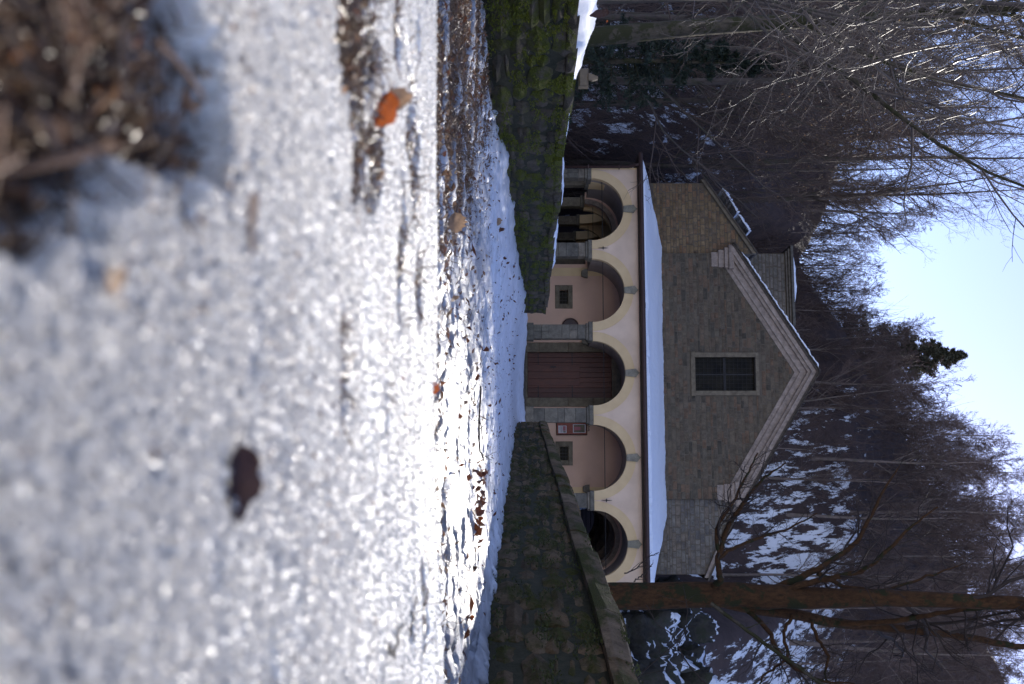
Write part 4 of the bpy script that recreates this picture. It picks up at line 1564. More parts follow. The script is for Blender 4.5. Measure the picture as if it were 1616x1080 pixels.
for (wres, zt_, zb_, mat, seed, cnt, thr) in ((wl_, ztL, -0.05, M['moss_tuft'], 5, 70000, 0.18), (wr_, ztR, 0.0, M['moss_tuft_dark'], 6, 40000, 0.22)):
    w, pos, yl, dd, Lw = wres
    n = cnt
    yv = (4.0 * (24 / 4.0) ** rs.uniform(0, 1, n))
    a = (yv - pos(0).y) / dd.y
    px_ = pos(0).x + dd.x * a
    ztv = np.array([zt_(q) for q in yv]) - (0.0 if seed == 5 else 0.02)
    zv = zb_ + (ztv - zb_) * rs.uniform(0, 1, n) ** 0.8
    mk = fbm(yv * 1.1, zv * 4.2 + seed, 5, 0.65) + 0.25 * fbm(yv * 7, zv * 14, 2)
    kp = mk > thr
    px_, yv, zv = px_[kp], yv[kp], zv[kp]
    C = np.stack([px_ - yl.x * 0.012, yv - yl.y * 0.012, zv], -1)
    N = np.tile(np.array([[-yl.x, -yl.y, 0.25]]), (len(C), 1))
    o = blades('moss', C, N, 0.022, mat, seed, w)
    o['kind'] = 'stuff'


# ================================================================== TREES
def norm(a):
    return a / (np.linalg.norm(a, axis=-1, keepdims=True) + 1e-12)


def tubes(groups):
    """groups: list of (P (m,n,3), R (m,n), sides) -> verts, quads"""
    VV = []; FF = []; b = 0
    for (Pp, Rr, sides) in groups:
        m, n, _ = Pp.shape
        if m == 0: continue
        T = np.empty_like(Pp)
        T[:, 1:-1] = Pp[:, 2:] - Pp[:, :-2]
        T[:, 0] = Pp[:, 1] - Pp[:, 0]; T[:, -1] = Pp[:, -1] - Pp[:, -2]
        T = norm(T)
        ov = norm(Pp[:, -1] - Pp[:, 0])
        ref = np.where(np.abs(ov[:, 2:3]) > 0.8, np.array([[1.0, 0.13, 0]]), np.array([[0, 0.05, 1.0]]))[:, None, :]
        A = norm(np.cross(T, np.broadcast_to(ref, T.shape)))
        B = np.cross(T, A)
        ang = np.arange(sides) * 2 * np.pi / sides
        V = Pp[:, :, None] + (A[:, :, None] * np.cos(ang)[:, None] + B[:, :, None] * np.sin(ang)[:, None]) * Rr[:, :, None, None]
        idx = b + np.arange(m * n * sides).reshape(m, n, sides)
        nx = np.roll(idx, -1, 2)
        F = np.stack([idx[:, :-1], nx[:, :-1], nx[:, 1:], idx[:, 1:]], -1).reshape(-1, 4)
        VV.append(V.reshape(-1, 3)); FF.append(F); b += m * n * sides
    return np.concatenate(VV), np.concatenate(FF)


def tube_mesh(name, groups, mat):
    V, F = tubes(groups)
    return np_mesh(name, V, F, mat, True)


def kids(r, Pp, Rp, k, t0=0.2, t1=1.0, ang=45, angj=12, lfrac=0.5, npt=5, wob=0.12, up=0.06, rfrac=0.6, shape=0.5, rmin=0.003, tip=0.3, az=None, Lmax=None):
    m, n, _ = Pp.shape
    t = (np.arange(k)[None, :] + r.uniform(0, 1, (m, k))) / k
    t = t0 + (t1 - t0) * t
    f = t * (n - 1)
    i = np.clip(f.astype(int), 0, n - 2); fr_ = (f - i)[..., None]
    rows = np.arange(m)[:, None]
    p0 = Pp[rows, i] * (1 - fr_) + Pp[rows, i + 1] * fr_
    T = norm(Pp[rows, i + 1] - Pp[rows, i])
    R0 = Rp[rows, i] * (1 - fr_[..., 0]) + Rp[rows, i + 1] * fr_[..., 0]
    plen = np.linalg.norm(np.diff(Pp, axis=1), axis=-1).sum(1)[:, None]
    L = plen * lfrac * (1 - shape * (t - t0) / max(t1 - t0, 1e-6)) * r.uniform(0.65, 1.25, t.shape)
    if Lmax: L = np.minimum(L, Lmax)
    ref = norm(r.normal(size=T.shape))
    A = norm(np.cross(T, ref)); B = np.cross(T, A)
    if az is None:
        az = r.uniform(0, 2 * np.pi, t.shape)
    an = np.radians(ang + r.normal(0, angj, t.shape))[..., None]
    d = T * np.cos(an) + (A * np.cos(az)[..., None] + B * np.sin(az)[..., None]) * np.sin(an)
    M_ = m * k
    d = d.reshape(M_, 3); p = p0.reshape(M_, 3); L = L.reshape(M_); R0 = R0.reshape(M_)
    out = np.empty((M_, npt, 3)); out[:, 0] = p
    step = (L / (npt - 1))[:, None]
    for j in range(1, npt):
        d = norm(d + r.normal(0, wob, (M_, 3)) + np.array([0, 0, up]))
        p = p + d * step
        out[:, j] = p
    ra = np.maximum(R0 * rfrac, rmin)
    rad = ra[:, None] * np.linspace(1, tip, npt)[None, :]
    return out, rad


def trunk_line(r, H, r0, npt=14, lean=0.03, wob=0.02, tip=0.12):
    p = np.zeros((1, npt, 3))
    d = norm(np.array([[r.normal(0, lean), r.normal(0, lean), 1.0]]))
    for j in range(1, npt):
        d = norm(d + r.normal(0, wob, (1, 3)) * np.array([1, 1, 0.2]) + np.array([0, 0, 0.03]))
        p[:, j] = p[:, j - 1] + d * H / (npt - 1)
    rad = r0 * (1 - (1 - tip) * np.linspace(0, 1, npt) ** 0.9)[None, :]
    rad[0, 0] *= 1.35
    return p, rad


def leaf_bits(r, Pp, prob, size, mat, name):
    """small dry leaves and buds along the outer twigs"""
    q = Pp[:, 1:].reshape(-1, 3)
    q = q[r.uniform(0, 1, len(q)) < prob]
    n = len(q)
    a = norm(r.normal(size=(n, 3))); b = norm(np.cross(a, r.normal(size=(n, 3))))
    s = size * r.uniform(.5, 1.3, (n, 1))
    V = np.stack([q, q + a * s + b * s * .45, q + a * s * 2, q + a * s - b * s * .45], 1).reshape(-1, 3)
    return np_mesh(name, V, np.arange(4 * n).reshape(-1, 4), mat)


M['bark_hill'] = bark_mat('hill_tree_bark', (0.24, 0.19, 0.165), (0.12, 0.095, 0.08), (0.15, 0.13, 0.10), 0.55, 3)


def bare_tree_meshes(seed, H=14, r0=0.17, nl=18, t0=0.3, ang=42, lf=0.34, up=0.10, k2=7, k3=7, k4=4, bark='bark_grey', twig='twig_brown', bits=0.0, twr=0.006, bitsize=0.035, shape=0.55, lean=0.03, wob=0.10):
    r = np.random.RandomState(seed)
    tp, tr = trunk_line(r, H, r0, lean=lean)
    b1, q1 = kids(r, tp, tr, nl, t0, 0.98, ang, 10, lf, 8, wob, up, 0.55, shape, 0.012, 0.25)
    b2, q2 = kids(r, b1, q1, k2, 0.15, 1.0, 42, 12, 0.42, 6, 0.13, up * 0.8, 0.6, 0.5, twr * 1.6, 0.35)
    b3, q3 = kids(r, b2, q2, k3, 0.15, 1.0, 40, 14, 0.50, 4, 0.16, up * 0.6, 0.6, 0.5, twr, 0.5)
    tm_ = tube_mesh('trunk', [(tp, tr, 8), (b1, q1 * 0.75, 5)], M[bark])
    gs = [(b2, q2, 3), (b3, q3, 3)]
    if k4:
        b4, q4 = kids(r, b3, q3, k4, 0.2, 1.0, 40, 16, 0.6, 3, 0.18, up * .3, 0.7, 0.4, twr * 0.75, 0.6)
        gs.append((b4, q4, 3))
    else:
        b4 = b3
    cm = tube_mesh('crown', gs, M[twig])
    lm_ = leaf_bits(r, b4, bits, bitsize, M['bud'], 'dry_leaves') if bits else None
    return tm_, cm, lm_


def ground_at(x, y):
    return float(hill_z(np.array([x]), np.array([y]))[0])


# ---- woodland on the hillside
protos = [bare_tree_meshes(100 + k, H=h, r0=rr, nl=nl, t0=t0, ang=an, lf=lf, k2=8, k3=7, k4=4, up=0.08, twr=0.012, wob=.13, twig='twig_hill', bark='bark_hill')
          for k, (h, rr, nl, t0, an, lf) in enumerate([(15, .16, 22, .28, 42, .34), (13, .13, 20, .2, 46, .36), (16, .19, 22, .34, 40, .34), (11, .10, 20, .12, 46, .40), (14, .15, 22, .18, 50, .38)])]
cand = []
rr = random.Random(21)
tries = 0
while len(cand) < 288 and tries < 60000:
    tries += 1
    y = 46 + 64 * rr.random()
    x = (rr.uniform(-0.02, 0.38) if rr.random() < 0.66 else rr.uniform(-0.38, -0.02)) * y
    if rr.random() < 0.13:
        y = rr.uniform(58, 76); x = rr.uniform(-0.16, 0.03) * y
    elif rr.random() < 0.32:
        cp = 21.5 + 0.85 * (x + 5) if x > -6 else 20.65 - 0.40 * (x + 6)
        y = 37.5 + cp / 0.70 + rr.uniform(-9, 9)
    s, d = to_church(x, y)
    if -13 < s < 11 and d < 25: continue
    if 5 < x < 24 and y < 56 + 9 * rr.random() and rr.random() < 0.5: continue                     # the open snowy slope
    z = ground_at(x, y)
    U_ = 540 + FPX * x / y; V_ = HZ + FPX * (z + 14) / y
    if U_ > 1080 + 90 or U_ < -90: 
        if rr.random() < 0.6: continue
    mind = 1.5
    if any((x - c[0]) ** 2 + (y - c[1]) ** 2 < mind ** 2 for c in cand): continue
    cand.append((x, y, z))
for k, (x, y, z) in enumerate(cand):
    tm_, cm, _ = protos[rr.randrange(5)]
    sc = rr.uniform(0.55, 0.85) * (0.82 if y > 70 else 1.05)
    cp = 21.5 + 0.85 * (x + 5) if x > -6 else 20.65 - 0.40 * (x + 6)
    if x < 7 and y > 37.5 + cp / .7 - 7: sc *= 0.62
    o = put('bare_tree', tm_, None, (x, y, z - 0.3))
    o.rotation_euler = (rr.gauss(0, .03), rr.gauss(0, .03), rr.uniform(0, 6.28)); o.scale = (sc, sc, sc)
    tag(o, 'slender bare tree standing among many alike on the wooded hillside behind the church', 'tree', 'bare trees of the hillside wood')
    c = put('crown', cm, o)

# ---- undergrowth and dead brush over the slope
n = 7400
y = 41 + 60 * rs.uniform(0, 1, n) ** 0.9
x = y * rs.uniform(-0.42, 0.42, n)
y = np.where(rs.uniform(0, 1, n) < 0.45, 37.5 + np.where(x > -6, 21.5 + 0.85 * (x + 5), 20.65 - 0.40 * (x + 6)) / 0.70 + rs.uniform(-6, 7, n), y)
lf_ = rs.uniform(0, 1, n) < 0.22
y = np.where(lf_, rs.uniform(35, 58, n), y); x = np.where(lf_, rs.uniform(-0.42, -0.15, n) * y, x)
md_ = (rs.uniform(0, 1, n) < 0.35) & ~lf_
y = np.where(md_, rs.uniform(62, 98, n), y); x = np.where(md_, rs.uniform(-0.10, 0.37, n) * y, x)
s, d = to_church(x, y)
keep = ~((s > -10) & (s < 9.5) & (d < 24)) & ~((x > 5) & (x < 24) & (y < 67) & (rs.uniform(0, 1, n) < 0.82))
x, y = x[keep], y[keep]; z = hill_z(x, y)
n = len(x)
base = np.stack([x, y, z], -1)
p = np.empty((n, 4, 3)); p[:, 0] = base
dd_ = norm(rs.normal(0, .35, (n, 3)) + np.array([0, 0, 1.0])); Lh = rs.uniform(0.6, 2.4, n) + 3.2 * sstep(56, 75, y) * rs.uniform(0, 1, n) ** 1.2 + 3.0 * (lf_[keep]) * rs.uniform(0, 1, n)
for j in range(1, 4):
    dd_ = norm(dd_ + rs.normal(0, .15, (n, 3))); p[:, j] = p[:, j - 1] + dd_ * (Lh / 3)[:, None]
rad = (0.010 * rs.uniform(.6, 1.6, n))[:, None] * np.linspace(1, .4, 4)[None]
rad = rad * (1 + 1.0 * sstep(56, 75, y))[:, None]
b2, q2 = kids(rs, p, rad, 4, 0.15, 1.0, 34, 14, 0.55, 3, 0.16, 0.08, 0.7, 0.4, 0.008, 0.5)
tag(put('undergrowth', tube_mesh('undergrowth', [(p, rad, 3), (b2, q2, 3)], M['twig_hill'])), kind='stuff')

# ---- nearer bare trees on the left bank
specs = [
    # x, y, H, r0, label
    (-8.1, 27.0, 22, 0.30, 'tall mossy tree with the thickest trunk beyond the snow topped wall', 'bark_moss'),
    (-8.0, 23.0, 17, 0.16, 'thin tree standing beside the thick mossy trunk near the picture edge', 'bark_grey'),
    (-9.2, 35.0, 19, 0.17, 'slim tree with brown leaf remnants beyond the snowy wall, behind the thickest trunk', 'bark_grey'),
    (-10.2, 43.0, 18, 0.17, 'leaf speckled tree close behind the end of the portico', 'bark_grey'),
    (-12.0, 46.0, 18, 0.18, 'leaf speckled tree behind the conifers on the left bank', 'bark_grey'),
    (-9.4, 52.0, 20, 0.19, 'spreading bare tree rising just behind the side wing roof', 'bark_grey'),
    (-12.6, 38.5, 19, 0.20, 'bare tree with pale bark between the two dark conifers', 'bark_grey'),
    (-14.5, 50.0, 18, 0.2, 'bare tree highest on the left bank', 'bark_grey'),
    (-8.2, 58.0, 18, 0.17, 'small crowned bare tree above the snow capped tower', 'bark_grey'),
    (-5.2, 63.0, 12, 0.15, 'low bare tree directly behind the tower top', 'bark_grey'),
    (-10.6, 31.0, 18, 0.15, 'thin grey tree between the thick mossy trunk and the nearer conifer', 'bark_grey'),
    (-8.6, 47.5, 17, 0.15, 'leaf speckled tree growing right against the side wing of the church', 'bark_grey'),
    (-15.6, 58.0, 16, 0.17, 'bare tree with a fan shaped crown high above the two dark conifers', 'bark_grey'),
    (-12.9, 63.0, 19, 0.18, 'bare crest tree above the side wing, against pale sky', 'bark_grey'),
    (-9.8, 66.0, 17, 0.16, 'last bare crest tree before the open sky gap', 'bark_grey'),
    (-7.4, 50.5, 15, 0.13, 'slim bare tree pressed close behind the ridge of the side wing', 'bark_grey'),
    (-11.0, 36.5, 18, 0.15, 'grey tree standing between the nearer conifer and the portico corner', 'bark_grey'),
    (-12.2, 52.5, 17, 0.16, 'bare tree with many dry leaves high above the wing roof', 'bark_grey'),
    (-14.8, 46.5, 18, 0.17, 'crooked bare tree behind the taller conifer', 'bark_grey'),
    (-16.2, 53.0, 18, 0.17, 'dense bare tree at the top corner of the bank, over both conifers', 'bark_grey'),
    (-11.4, 57.0, 20, 0.18, 'bare tree against the sky between tower and conifers', 'bark_grey'),
    (-13.9, 42.0, 18, 0.17, 'bare tree rooted in the snow patch at the far left', 'bark_moss'),
]
lp = {}
for k, (x, y, H, r0, lab, bk) in enumerate(specs):
    key = (0 if k == 0 else 1 if k == 1 else 2 + k % 4)
    if key not in lp:
        lp[key] = (H, bare_tree_meshes(300 + key, H=H, r0=r0, nl=22, t0=0.2 if k else .32, ang=46, lf=0.36, up=0.085, k2=8, k3=6, k4=3, bark=bk, twig='twig_brown' if y > 30 else 'twig_pale',
                                       bits=0.12 if y > 30 else 0.03, twr=0.006, bitsize=0.035, wob=0.13))
    H0, (tm_, cm, lm_) = lp[key]
    o = put('bare_tree', tm_, None, (x, y, ground_at(x, y) - 0.3))
    o.rotation_euler = (0, 0, k * 2.1); o.scale = (H / H0,) * 3
    tag(o, lab, 'tree')
    put('crown', cm, o)
    if lm_: put('dry_leaves', lm_, o)


# ---- conifers
def conifer_meshes(seed, H, r0, W, nb, mat_n='needles', droop=-0.05, t0=0.08, dens=26, blade=0.12):
    r = np.random.RandomState(seed)
    tp, tr = trunk_line(r, H, r0, lean=0.01, wob=0.006, tip=0.08)
    b1, q1 = kids(r, tp, tr, nb, t0, 0.99, 84, 7, W / H, 6, 0.06, droop, 0.25, 0.92, 0.012, 0.2)
    b2, q2 = kids(r, b1, q1, 9, 0.15, 1.0, 55, 10, 0.40, 3, 0.08, droop * 1.5, 0.5, 0.6, 0.005, 0.4)
    tm_ = tube_mesh('trunk', [(tp, tr, 8), (b1, q1, 4), (b2, q2, 3)], M['bark_moss'])
    seg = np.concatenate([b2.reshape(-1, 3, 3), b1[:, 3:6].reshape(-1, 3, 3)])
    m = len(seg)
    t = r.uniform(0, 2, (m, dens)); i = np.minimum(t.astype(int), 1); f = (t - i)[..., None]
    rows = np.arange(m)[:, None]
    c = seg[rows, i] * (1 - f) + seg[rows, i + 1] * f
    T = norm(seg[rows, i + 1] - seg[rows, i])
    side = norm(np.cross(T, r.normal(size=T.shape)))
    dd = norm(T * 0.7 + side + np.array([0, 0, -0.35]))
    w = norm(np.cross(dd, r.normal(size=T.shape)))
    L = blade * r.uniform(.6, 1.5, (m, dens, 1))
    V = np.stack([c - w * L * .16, c + w * L * .16, c + dd * L], 2).reshape(-1, 3)
    return tm_, np_mesh('crown', V, np.arange(len(V)).reshape(-1, 3), M[mat_n])


for k, (x, y, H, W, lab) in enumerate([
    (-9.3, 33.0, 8.5, 2.1, 'dark drooping conifer close beyond the snowy wall, nearer of two'),
    (-11.6, 41.0, 11.5, 2.3, 'taller dark conifer standing behind the drooping one on the bank'),
    (12.6, 46.5, 4.0, 1.3, 'small dark conifer beside the rocks behind the lichened tree')]):
    tm_, cm = conifer_meshes(500 + k, H, 0.16, W, 110 if k < 2 else 60, dens=22)
    o = put('conifer', tm_, None, (x, y, ground_at(x, y) - 0.2))
    tag(o, lab, 'tree'); put('crown', cm, o)
xx_, yy_ = 1.35, 80.0
tm_, cm = conifer_meshes(520, 13.0, 0.2, 4.0, 190, 'needles_lit', 0.03, 0.15, 30, 0.24)
o = put('spruce', tm_, None, (xx_, yy_, ground_at(xx_, yy_) - 4.0))
tag(o, 'ragged spruce standing out against the sky on the crest above the gable', 'tree'); put('crown', cm, o)


# ---- the big lichened tree on the right, shaped after the photograph
def poly(pts, n):
    """resample a polyline smoothly"""
    p = np.array([list(q) for q in pts], float)
    t = np.concatenate([[0], np.cumsum(np.linalg.norm(np.diff(p, axis=0), axis=1))]); t /= t[-1]
    u = np.linspace(0, 1, n)
    q = np.stack([np.interp(u, t, p[:, k]) for k in range(3)], -1)
    for _ in range(2):
        q[1:-1] = q[1:-1] * .5 + (q[:-2] + q[2:]) * .25
    return q[None]


def limb(pts, rads, n=24, jit=0.0, seed=0):
    q = poly(pts, n)
    r = np.random.RandomState(seed)
    if jit: q[0, 1:-1] += r.normal(0, jit, (n - 2, 3))
    rd = np.interp(np.linspace(0, 1, n), np.linspace(0, 1, len(rads)), rads)[None]
    return q, rd


DT = 25.0
px2m = DT / FPX
big_trunk = limb([P(948, 826 - 40, DT), P(942, 945, DT), P(941, 1030, DT), P(938, 1120, DT), P(942, 1200, DT), P(943, 1300, DT - .2), P(945, 1430, DT - .5), P(952, 1620, DT - 1), P(958, 1850, DT - 1.2), P(950, 2150, DT - 1)],
                 [24 * px2m, 22 * px2m, 20.5 * px2m, 19 * px2m, 13 * px2m, 11 * px2m, 8.5 * px2m, 6 * px2m, 4 * px2m, 2 * px2m], 60, 0.010, 3)
limbs = [
    limb([P(950, 1140, DT), P(962, 1185, DT), P(967, 1240, DT + .3), P(983, 1310, DT + .6), P(990, 1400, DT + .8), P(1000, 1490, DT + 1), P(1022, 1620, DT + 1.4), P(1050, 1850, DT + 2)], [9 * px2m, 9 * px2m, 7.5 * px2m, 6.5 * px2m, 5.5 * px2m, 4.5 * px2m, 3.5 * px2m, 2 * px2m], 40, .012, 5),
    limb([P(984, 1310, DT + .6), P(985, 1370, DT + .3), P(975, 1440, DT), P(962, 1530, DT - .3), P(948, 1640, DT - .6)], [5.5 * px2m, 4.5 * px2m, 4 * px2m, 3 * px2m, 2 * px2m], 26, .012, 6),
    limb([P(940, 1190, DT), P(928, 1225, DT + .3), P(900, 1290, DT + .6), P(876, 1325, DT + .8), P(860, 1350, DT + 1), P(820, 1372, DT + 1.2), P(772, 1395, DT + 1.5), P(735, 1420, DT + 1.8)], [7 * px2m, 6 * px2m, 5.5 * px2m, 4.5 * px2m, 4 * px2m, 3 * px2m, 2 * px2m, 1 * px2m], 36, .012, 7),
    limb([P(938, 1215, DT), P(922, 1270, DT - .3), P(908, 1330, DT - .6), P(900, 1370, DT - .8), P(868, 1400, DT - 1), P(830, 1440, DT - 1), P(800, 1480, DT - 1)], [6 * px2m, 5 * px2m, 4.5 * px2m, 3.5 * px2m, 3 * px2m, 2 * px2m, 1.2 * px2m], 34, .012, 8),
    limb([P(930, 1120, DT), P(918, 1138, DT - .4), P(895, 1133, DT - .7), P(872, 1136, DT - .8), P(845, 1143, DT - .9), P(815, 1160, DT - 1), P(785, 1178, DT - 1), P(755, 1205, DT - 1.1), P(730, 1240, DT - 1.2)], [6 * px2m, 5.2 * px2m, 4.5 * px2m, 4 * px2m, 3.6 * px2m, 3 * px2m, 2.4 * px2m, 1.8 * px2m, 1 * px2m], 36, .012, 9),
    limb([P(872, 1136, DT - .8), P(840, 1128, DT - .9), P(812, 1142, DT - 1), P(790, 1160, DT - 1.2), P(760, 1172, DT - 1.3), P(715, 1196, DT - 1.4)], [3.5 * px2m, 3 * px2m, 2.5 * px2m, 2 * px2m, 1.5 * px2m, 1 * px2m], 24, .012, 10),
    limb([P(880, 1134, DT - .8), P(862, 1165, DT - .6), P(848, 1200, DT - .4), P(835, 1245, DT - .2), P(810, 1290, DT)], [3 * px2m, 2.5 * px2m, 2.2 * px2m, 1.6 * px2m, .8 * px2m], 22, .014, 11),
    limb([P(905, 1290, DT + .6), P(925, 1330, DT + .7), P(935, 1390, DT + .8), P(915, 1450, DT + 1), P(890, 1520, DT + 1.2)], [4 * px2m, 3 * px2m, 2.6 * px2m, 2 * px2m, 1 * px2m], 24, .014, 12),
    limb([P(965, 1180, DT), P(985, 1205, DT - .4), P(1010, 1220, DT - .8), P(1045, 1240, DT - 1.2), P(1075, 1290, DT - 1.4), P(1080, 1350, DT - 1.6)], [4 * px2m, 3.6 * px2m, 3.4 * px2m, 3 * px2m, 2 * px2m, 1 * px2m], 24, .02, 13),
    limb([P(972, 1250, DT), P(1000, 1235, DT - .4), P(1040, 1245, DT - .8), P(1065, 1205, DT - 1), P(1090, 1190, DT - 1.2)], [3 * px2m, 2.6 * px2m, 2.4 * px2m, 1.8 * px2m, 1 * px2m], 22, .02, 14),
    limb([P(978, 1280, DT), P(1010, 1290, DT - .4), P(1035, 1310, DT - .8), P(1070, 1300, DT - 1.2), P(1100, 1330, DT - 1.4)], [3 * px2m, 2.6 * px2m, 2.4 * px2m, 1.8 * px2m, 1 * px2m], 22, .02, 15),
]
bt = put('lichened_tree', tube_mesh('lichened_tree', [(big_trunk[0], big_trunk[1], 16)] + [(a_, b_, 9) for a_, b_ in limbs], M['bark_big']))
tag(bt, 'big old tree with orange lichened bark behind the coping topped wall', 'tree')
rb = np.random.RandomState(77)
gs = []
tw = []
for i, (a_, b_) in enumerate(limbs):
    t2, q2 = kids(rb, a_, b_, 9, 0.25, 1.0, 50, 14, 0.36, 7, 0.22, 0.05, 0.5, 0.4, 0.010, 0.3)
    t3, q3 = kids(rb, t2, q2, 6, 0.15, 1.0, 44, 14, 0.5, 5, 0.22, 0.03, 0.55, 0.5, 0.005, 0.4)
    t4, q4 = kids(rb, t3, q3, 4, 0.15, 1.0, 44, 14, 0.55, 4, 0.2, 0.02, 0.6, 0.5, 0.0035, 0.5)
    gs += [(t2, q2, 4), (t3, q3, 3), (t4, q4, 3)]
t2, q2 = kids(rb, big_trunk[0], big_trunk[1], 10, 0.45, 1.0, 50, 14, 0.16, 7, 0.2, 0.05, 0.3, 0.3, 0.012, 0.3)
t3, q3 = kids(rb, t2, q2, 8, 0.15, 1.0, 44, 14, 0.45, 5, 0.22, 0.03, 0.55, 0.5, 0.005, 0.4)
gs += [(t2, q2, 5), (t3, q3, 3)]
put('crown', tube_mesh('crown', gs, M['twig_dark']), bt)

# leaning sapling beside it
q, rd = limb([P(952, 1122, 24.3), P(985, 1165, 24), P(1020, 1213, 23.7), P(1050, 1255, 23.4), P(1080, 1297, 23.2), P(1120, 1350, 23)], [.05, .045, .045, .04, .035, .03], 20, .006, 4)
q2_, rd2 = limb([P(1120, 800, 22.5), P(1118, 900, 22.8), P(1100, 1000, 23)], [.05, .05, .04], 10)
br1, qq1 = kids(rb, q, rd, 6, 0.2, 1, 40, 10, .25, 5, .2, .02, .5, .4, .004, .4)
o = put('fallen_branch', tube_mesh('fallen_branch', [(q, rd, 6), (br1, qq1, 3)], M['bark_moss']))
tag(o, 'long thin dead branch leaning out slantwise from the lichened tree trunk over the snow', 'branch')

# thin shoots in front of the portico corner and rocks
gs = []
for k, pts in enumerate([[(905, 985), (897, 1005), (880, 1022), (872, 1040)], [(918, 1000), (905, 1018), (890, 1030)],
                         [(1085, 990), (1050, 1025), (1020, 1062), (1000, 1085), (960, 1085), (925, 1078)], [(1080, 1115), (1050, 1085), (1000, 1062), (985, 1035), (955, 1020)]]):
    q, rd = limb([P(u_, v_, 23.5 + .2 * k) for u_, v_ in pts], [.018, .014, .008], 16, .01, k)
    t2, q2 = kids(rb, q, rd, 7, .1, 1, 45, 12, .35, 4, .2, .05, .6, .4, .004, .5)
    gs += [(q, rd, 4), (t2, q2, 3)]
tag(put('shrub', tube_mesh('shrub', gs, M['twig_dark'])), 'sparse leafless shrub with wiry shoots behind the coping slabs, by the thick trunk', 'shrub')

# ---- the tree outside the frame on the left whose drooping limbs hang into the view
DO = 11.0
ot = np.random.RandomState(91)
lim2 = []
tr_pts = [Vector((-6.3, 11.5, 0)), Vector((-6.2, 11.4, 4)), Vector((-6.3, 11.3, 8)), Vector((-6.1, 11.2, 13))]
tq, trd = limb(tr_pts, [.34, .28, .2, .08], 30, .01, 3)
starts = [Vector((-6.2, 11.4, z)) for z in (4.6, 5.2, 5.8, 6.4, 7.0, 7.6)]
ends = [[(0, 1178), (50, 1120), (92, 1070)], [(0, 1370), (60, 1300), (105, 1258), (160, 1170), (205, 1118)],
        [(0, 1452), (40, 1400), (90, 1330), (150, 1265)], [(0, 1555), (50, 1475), (100, 1393), (112, 1340)],
        [(60, 1650), (103, 1616), (155, 1558), (165, 1530)], [(0, 1280), (60, 1232), (120, 1165), (150, 1128)], [(30, 1640), (60, 1560), (85, 1500), (140, 1440)],
        [(0, 1400), (70, 1340), (120, 1290), (175, 1230), (205, 1215)]]
for k, e in enumerate(ends):
    Dk = DO + 0.35 * (k % 3)
    stp = starts[min(k, 5)]
    first = P(e[0][0], e[0][1], Dk)
    mid = (stp + first) / 2 + Vector((0, 0, 0.5))
    lim2.append(limb([stp, mid] + [P(u_, v_, Dk) for u_, v_ in e], [.05, .035, .022, .014, .008, .005], 30, .012, 40 + k))
ovt = put('overhanging_tree', tube_mesh('overhanging_tree', [(tq, trd, 10)] + [(a_, b_, 6) for a_, b_ in lim2], M['bark_grey']))
tag(ovt, 'near tree whose pale sunlit branches droop into view above the snow topped wall', 'tree')
gs = []
for a_, b_ in lim2:
    t2, q2 = kids(ot, a_[:, 10:], b_[:, 10:], 13, 0.1, 1.0, 38, 10, 0.28, 7, 0.14, -0.01, 0.55, 0.45, 0.0035, 0.4)
    t3, q3 = kids(ot, t2, q2, 5, 0.15, 1.0, 40, 14, 0.45, 5, 0.2, 0.0, 0.6, 0.5, 0.0022, 0.5)
    gs += [(t2, q2, 4), (t3, q3, 3)]
put('crown', tube_mesh('crown', gs, M['twig_pale']), ovt)

# ---- rocks on the right, behind the wall
def rock_mesh(name, seed, sx, sy, sz, sub=84):
    u = np.linspace(0, 2 * np.pi, sub + 1); v = np.linspace(0.001, np.pi - 0.001, sub // 2 + 1)
    Ug, Vg = np.meshgrid(u, v)
    x = np.sin(Vg) * np.cos(Ug); y_ = np.sin(Vg) * np.sin(Ug); z_ = np.cos(Vg)
    # crags: noise sampled on two planes so that the seam closes
    d = 1 + 0.30 * fbm(x * 1.6 + seed, z_ * 1.6 + y_, 5, .6) + 0.22 * fbm(y_ * 2.1 - seed, x + z_ * 2.0, 5, .6)
    d = d + 0.12 * np.abs(fbm(x * 5 + seed, z_ * 6 + y_ * 2, 4, .6)) + 0.05 * fbm(y_ * 14, z_ * 14 + x * 3, 3, .6)
    d = np.round(d * 9) / 9 * .45 + d * .55
    return grid_mesh(name, x * d * sx, y_ * d * sy, z_ * d * sz, M['rock'], False)


for k, (x, y, z, sx, sy, sz, lab) in enumerate([
    (12.3, 36.6, 2.2, 1.9, 1.6, 2.3, 'dark rock outcrop nearest the lichened trunk, blotched with snow'),
    (14.6, 38.8, 3.8, 2.4, 2.4, 3.4, 'large snow blotched crag at the picture edge behind the coping topped wall'),
    (13.2, 42.5, 5.6, 2.4, 2.0, 2.3, 'upper snow dotted crag just under the open white slope'),
    (16.0, 45.5, 7.8, 2.6, 2.2, 2.4, 'highest dark crag beside the open white slope, at the edge of view'),
    (13.6, 48.5, 8.6, 1.8, 1.6, 1.8, 'small dark crag at the lower rim of the open white slope')]):
    o = put('rock_outcrop', rock_mesh('rock_outcrop', k + 2, sx, sy, sz), None, (x, y, z - 1.2))
    o.rotation_euler = (0, 0, k * 1.3)
    tag(o, lab, 'rock')


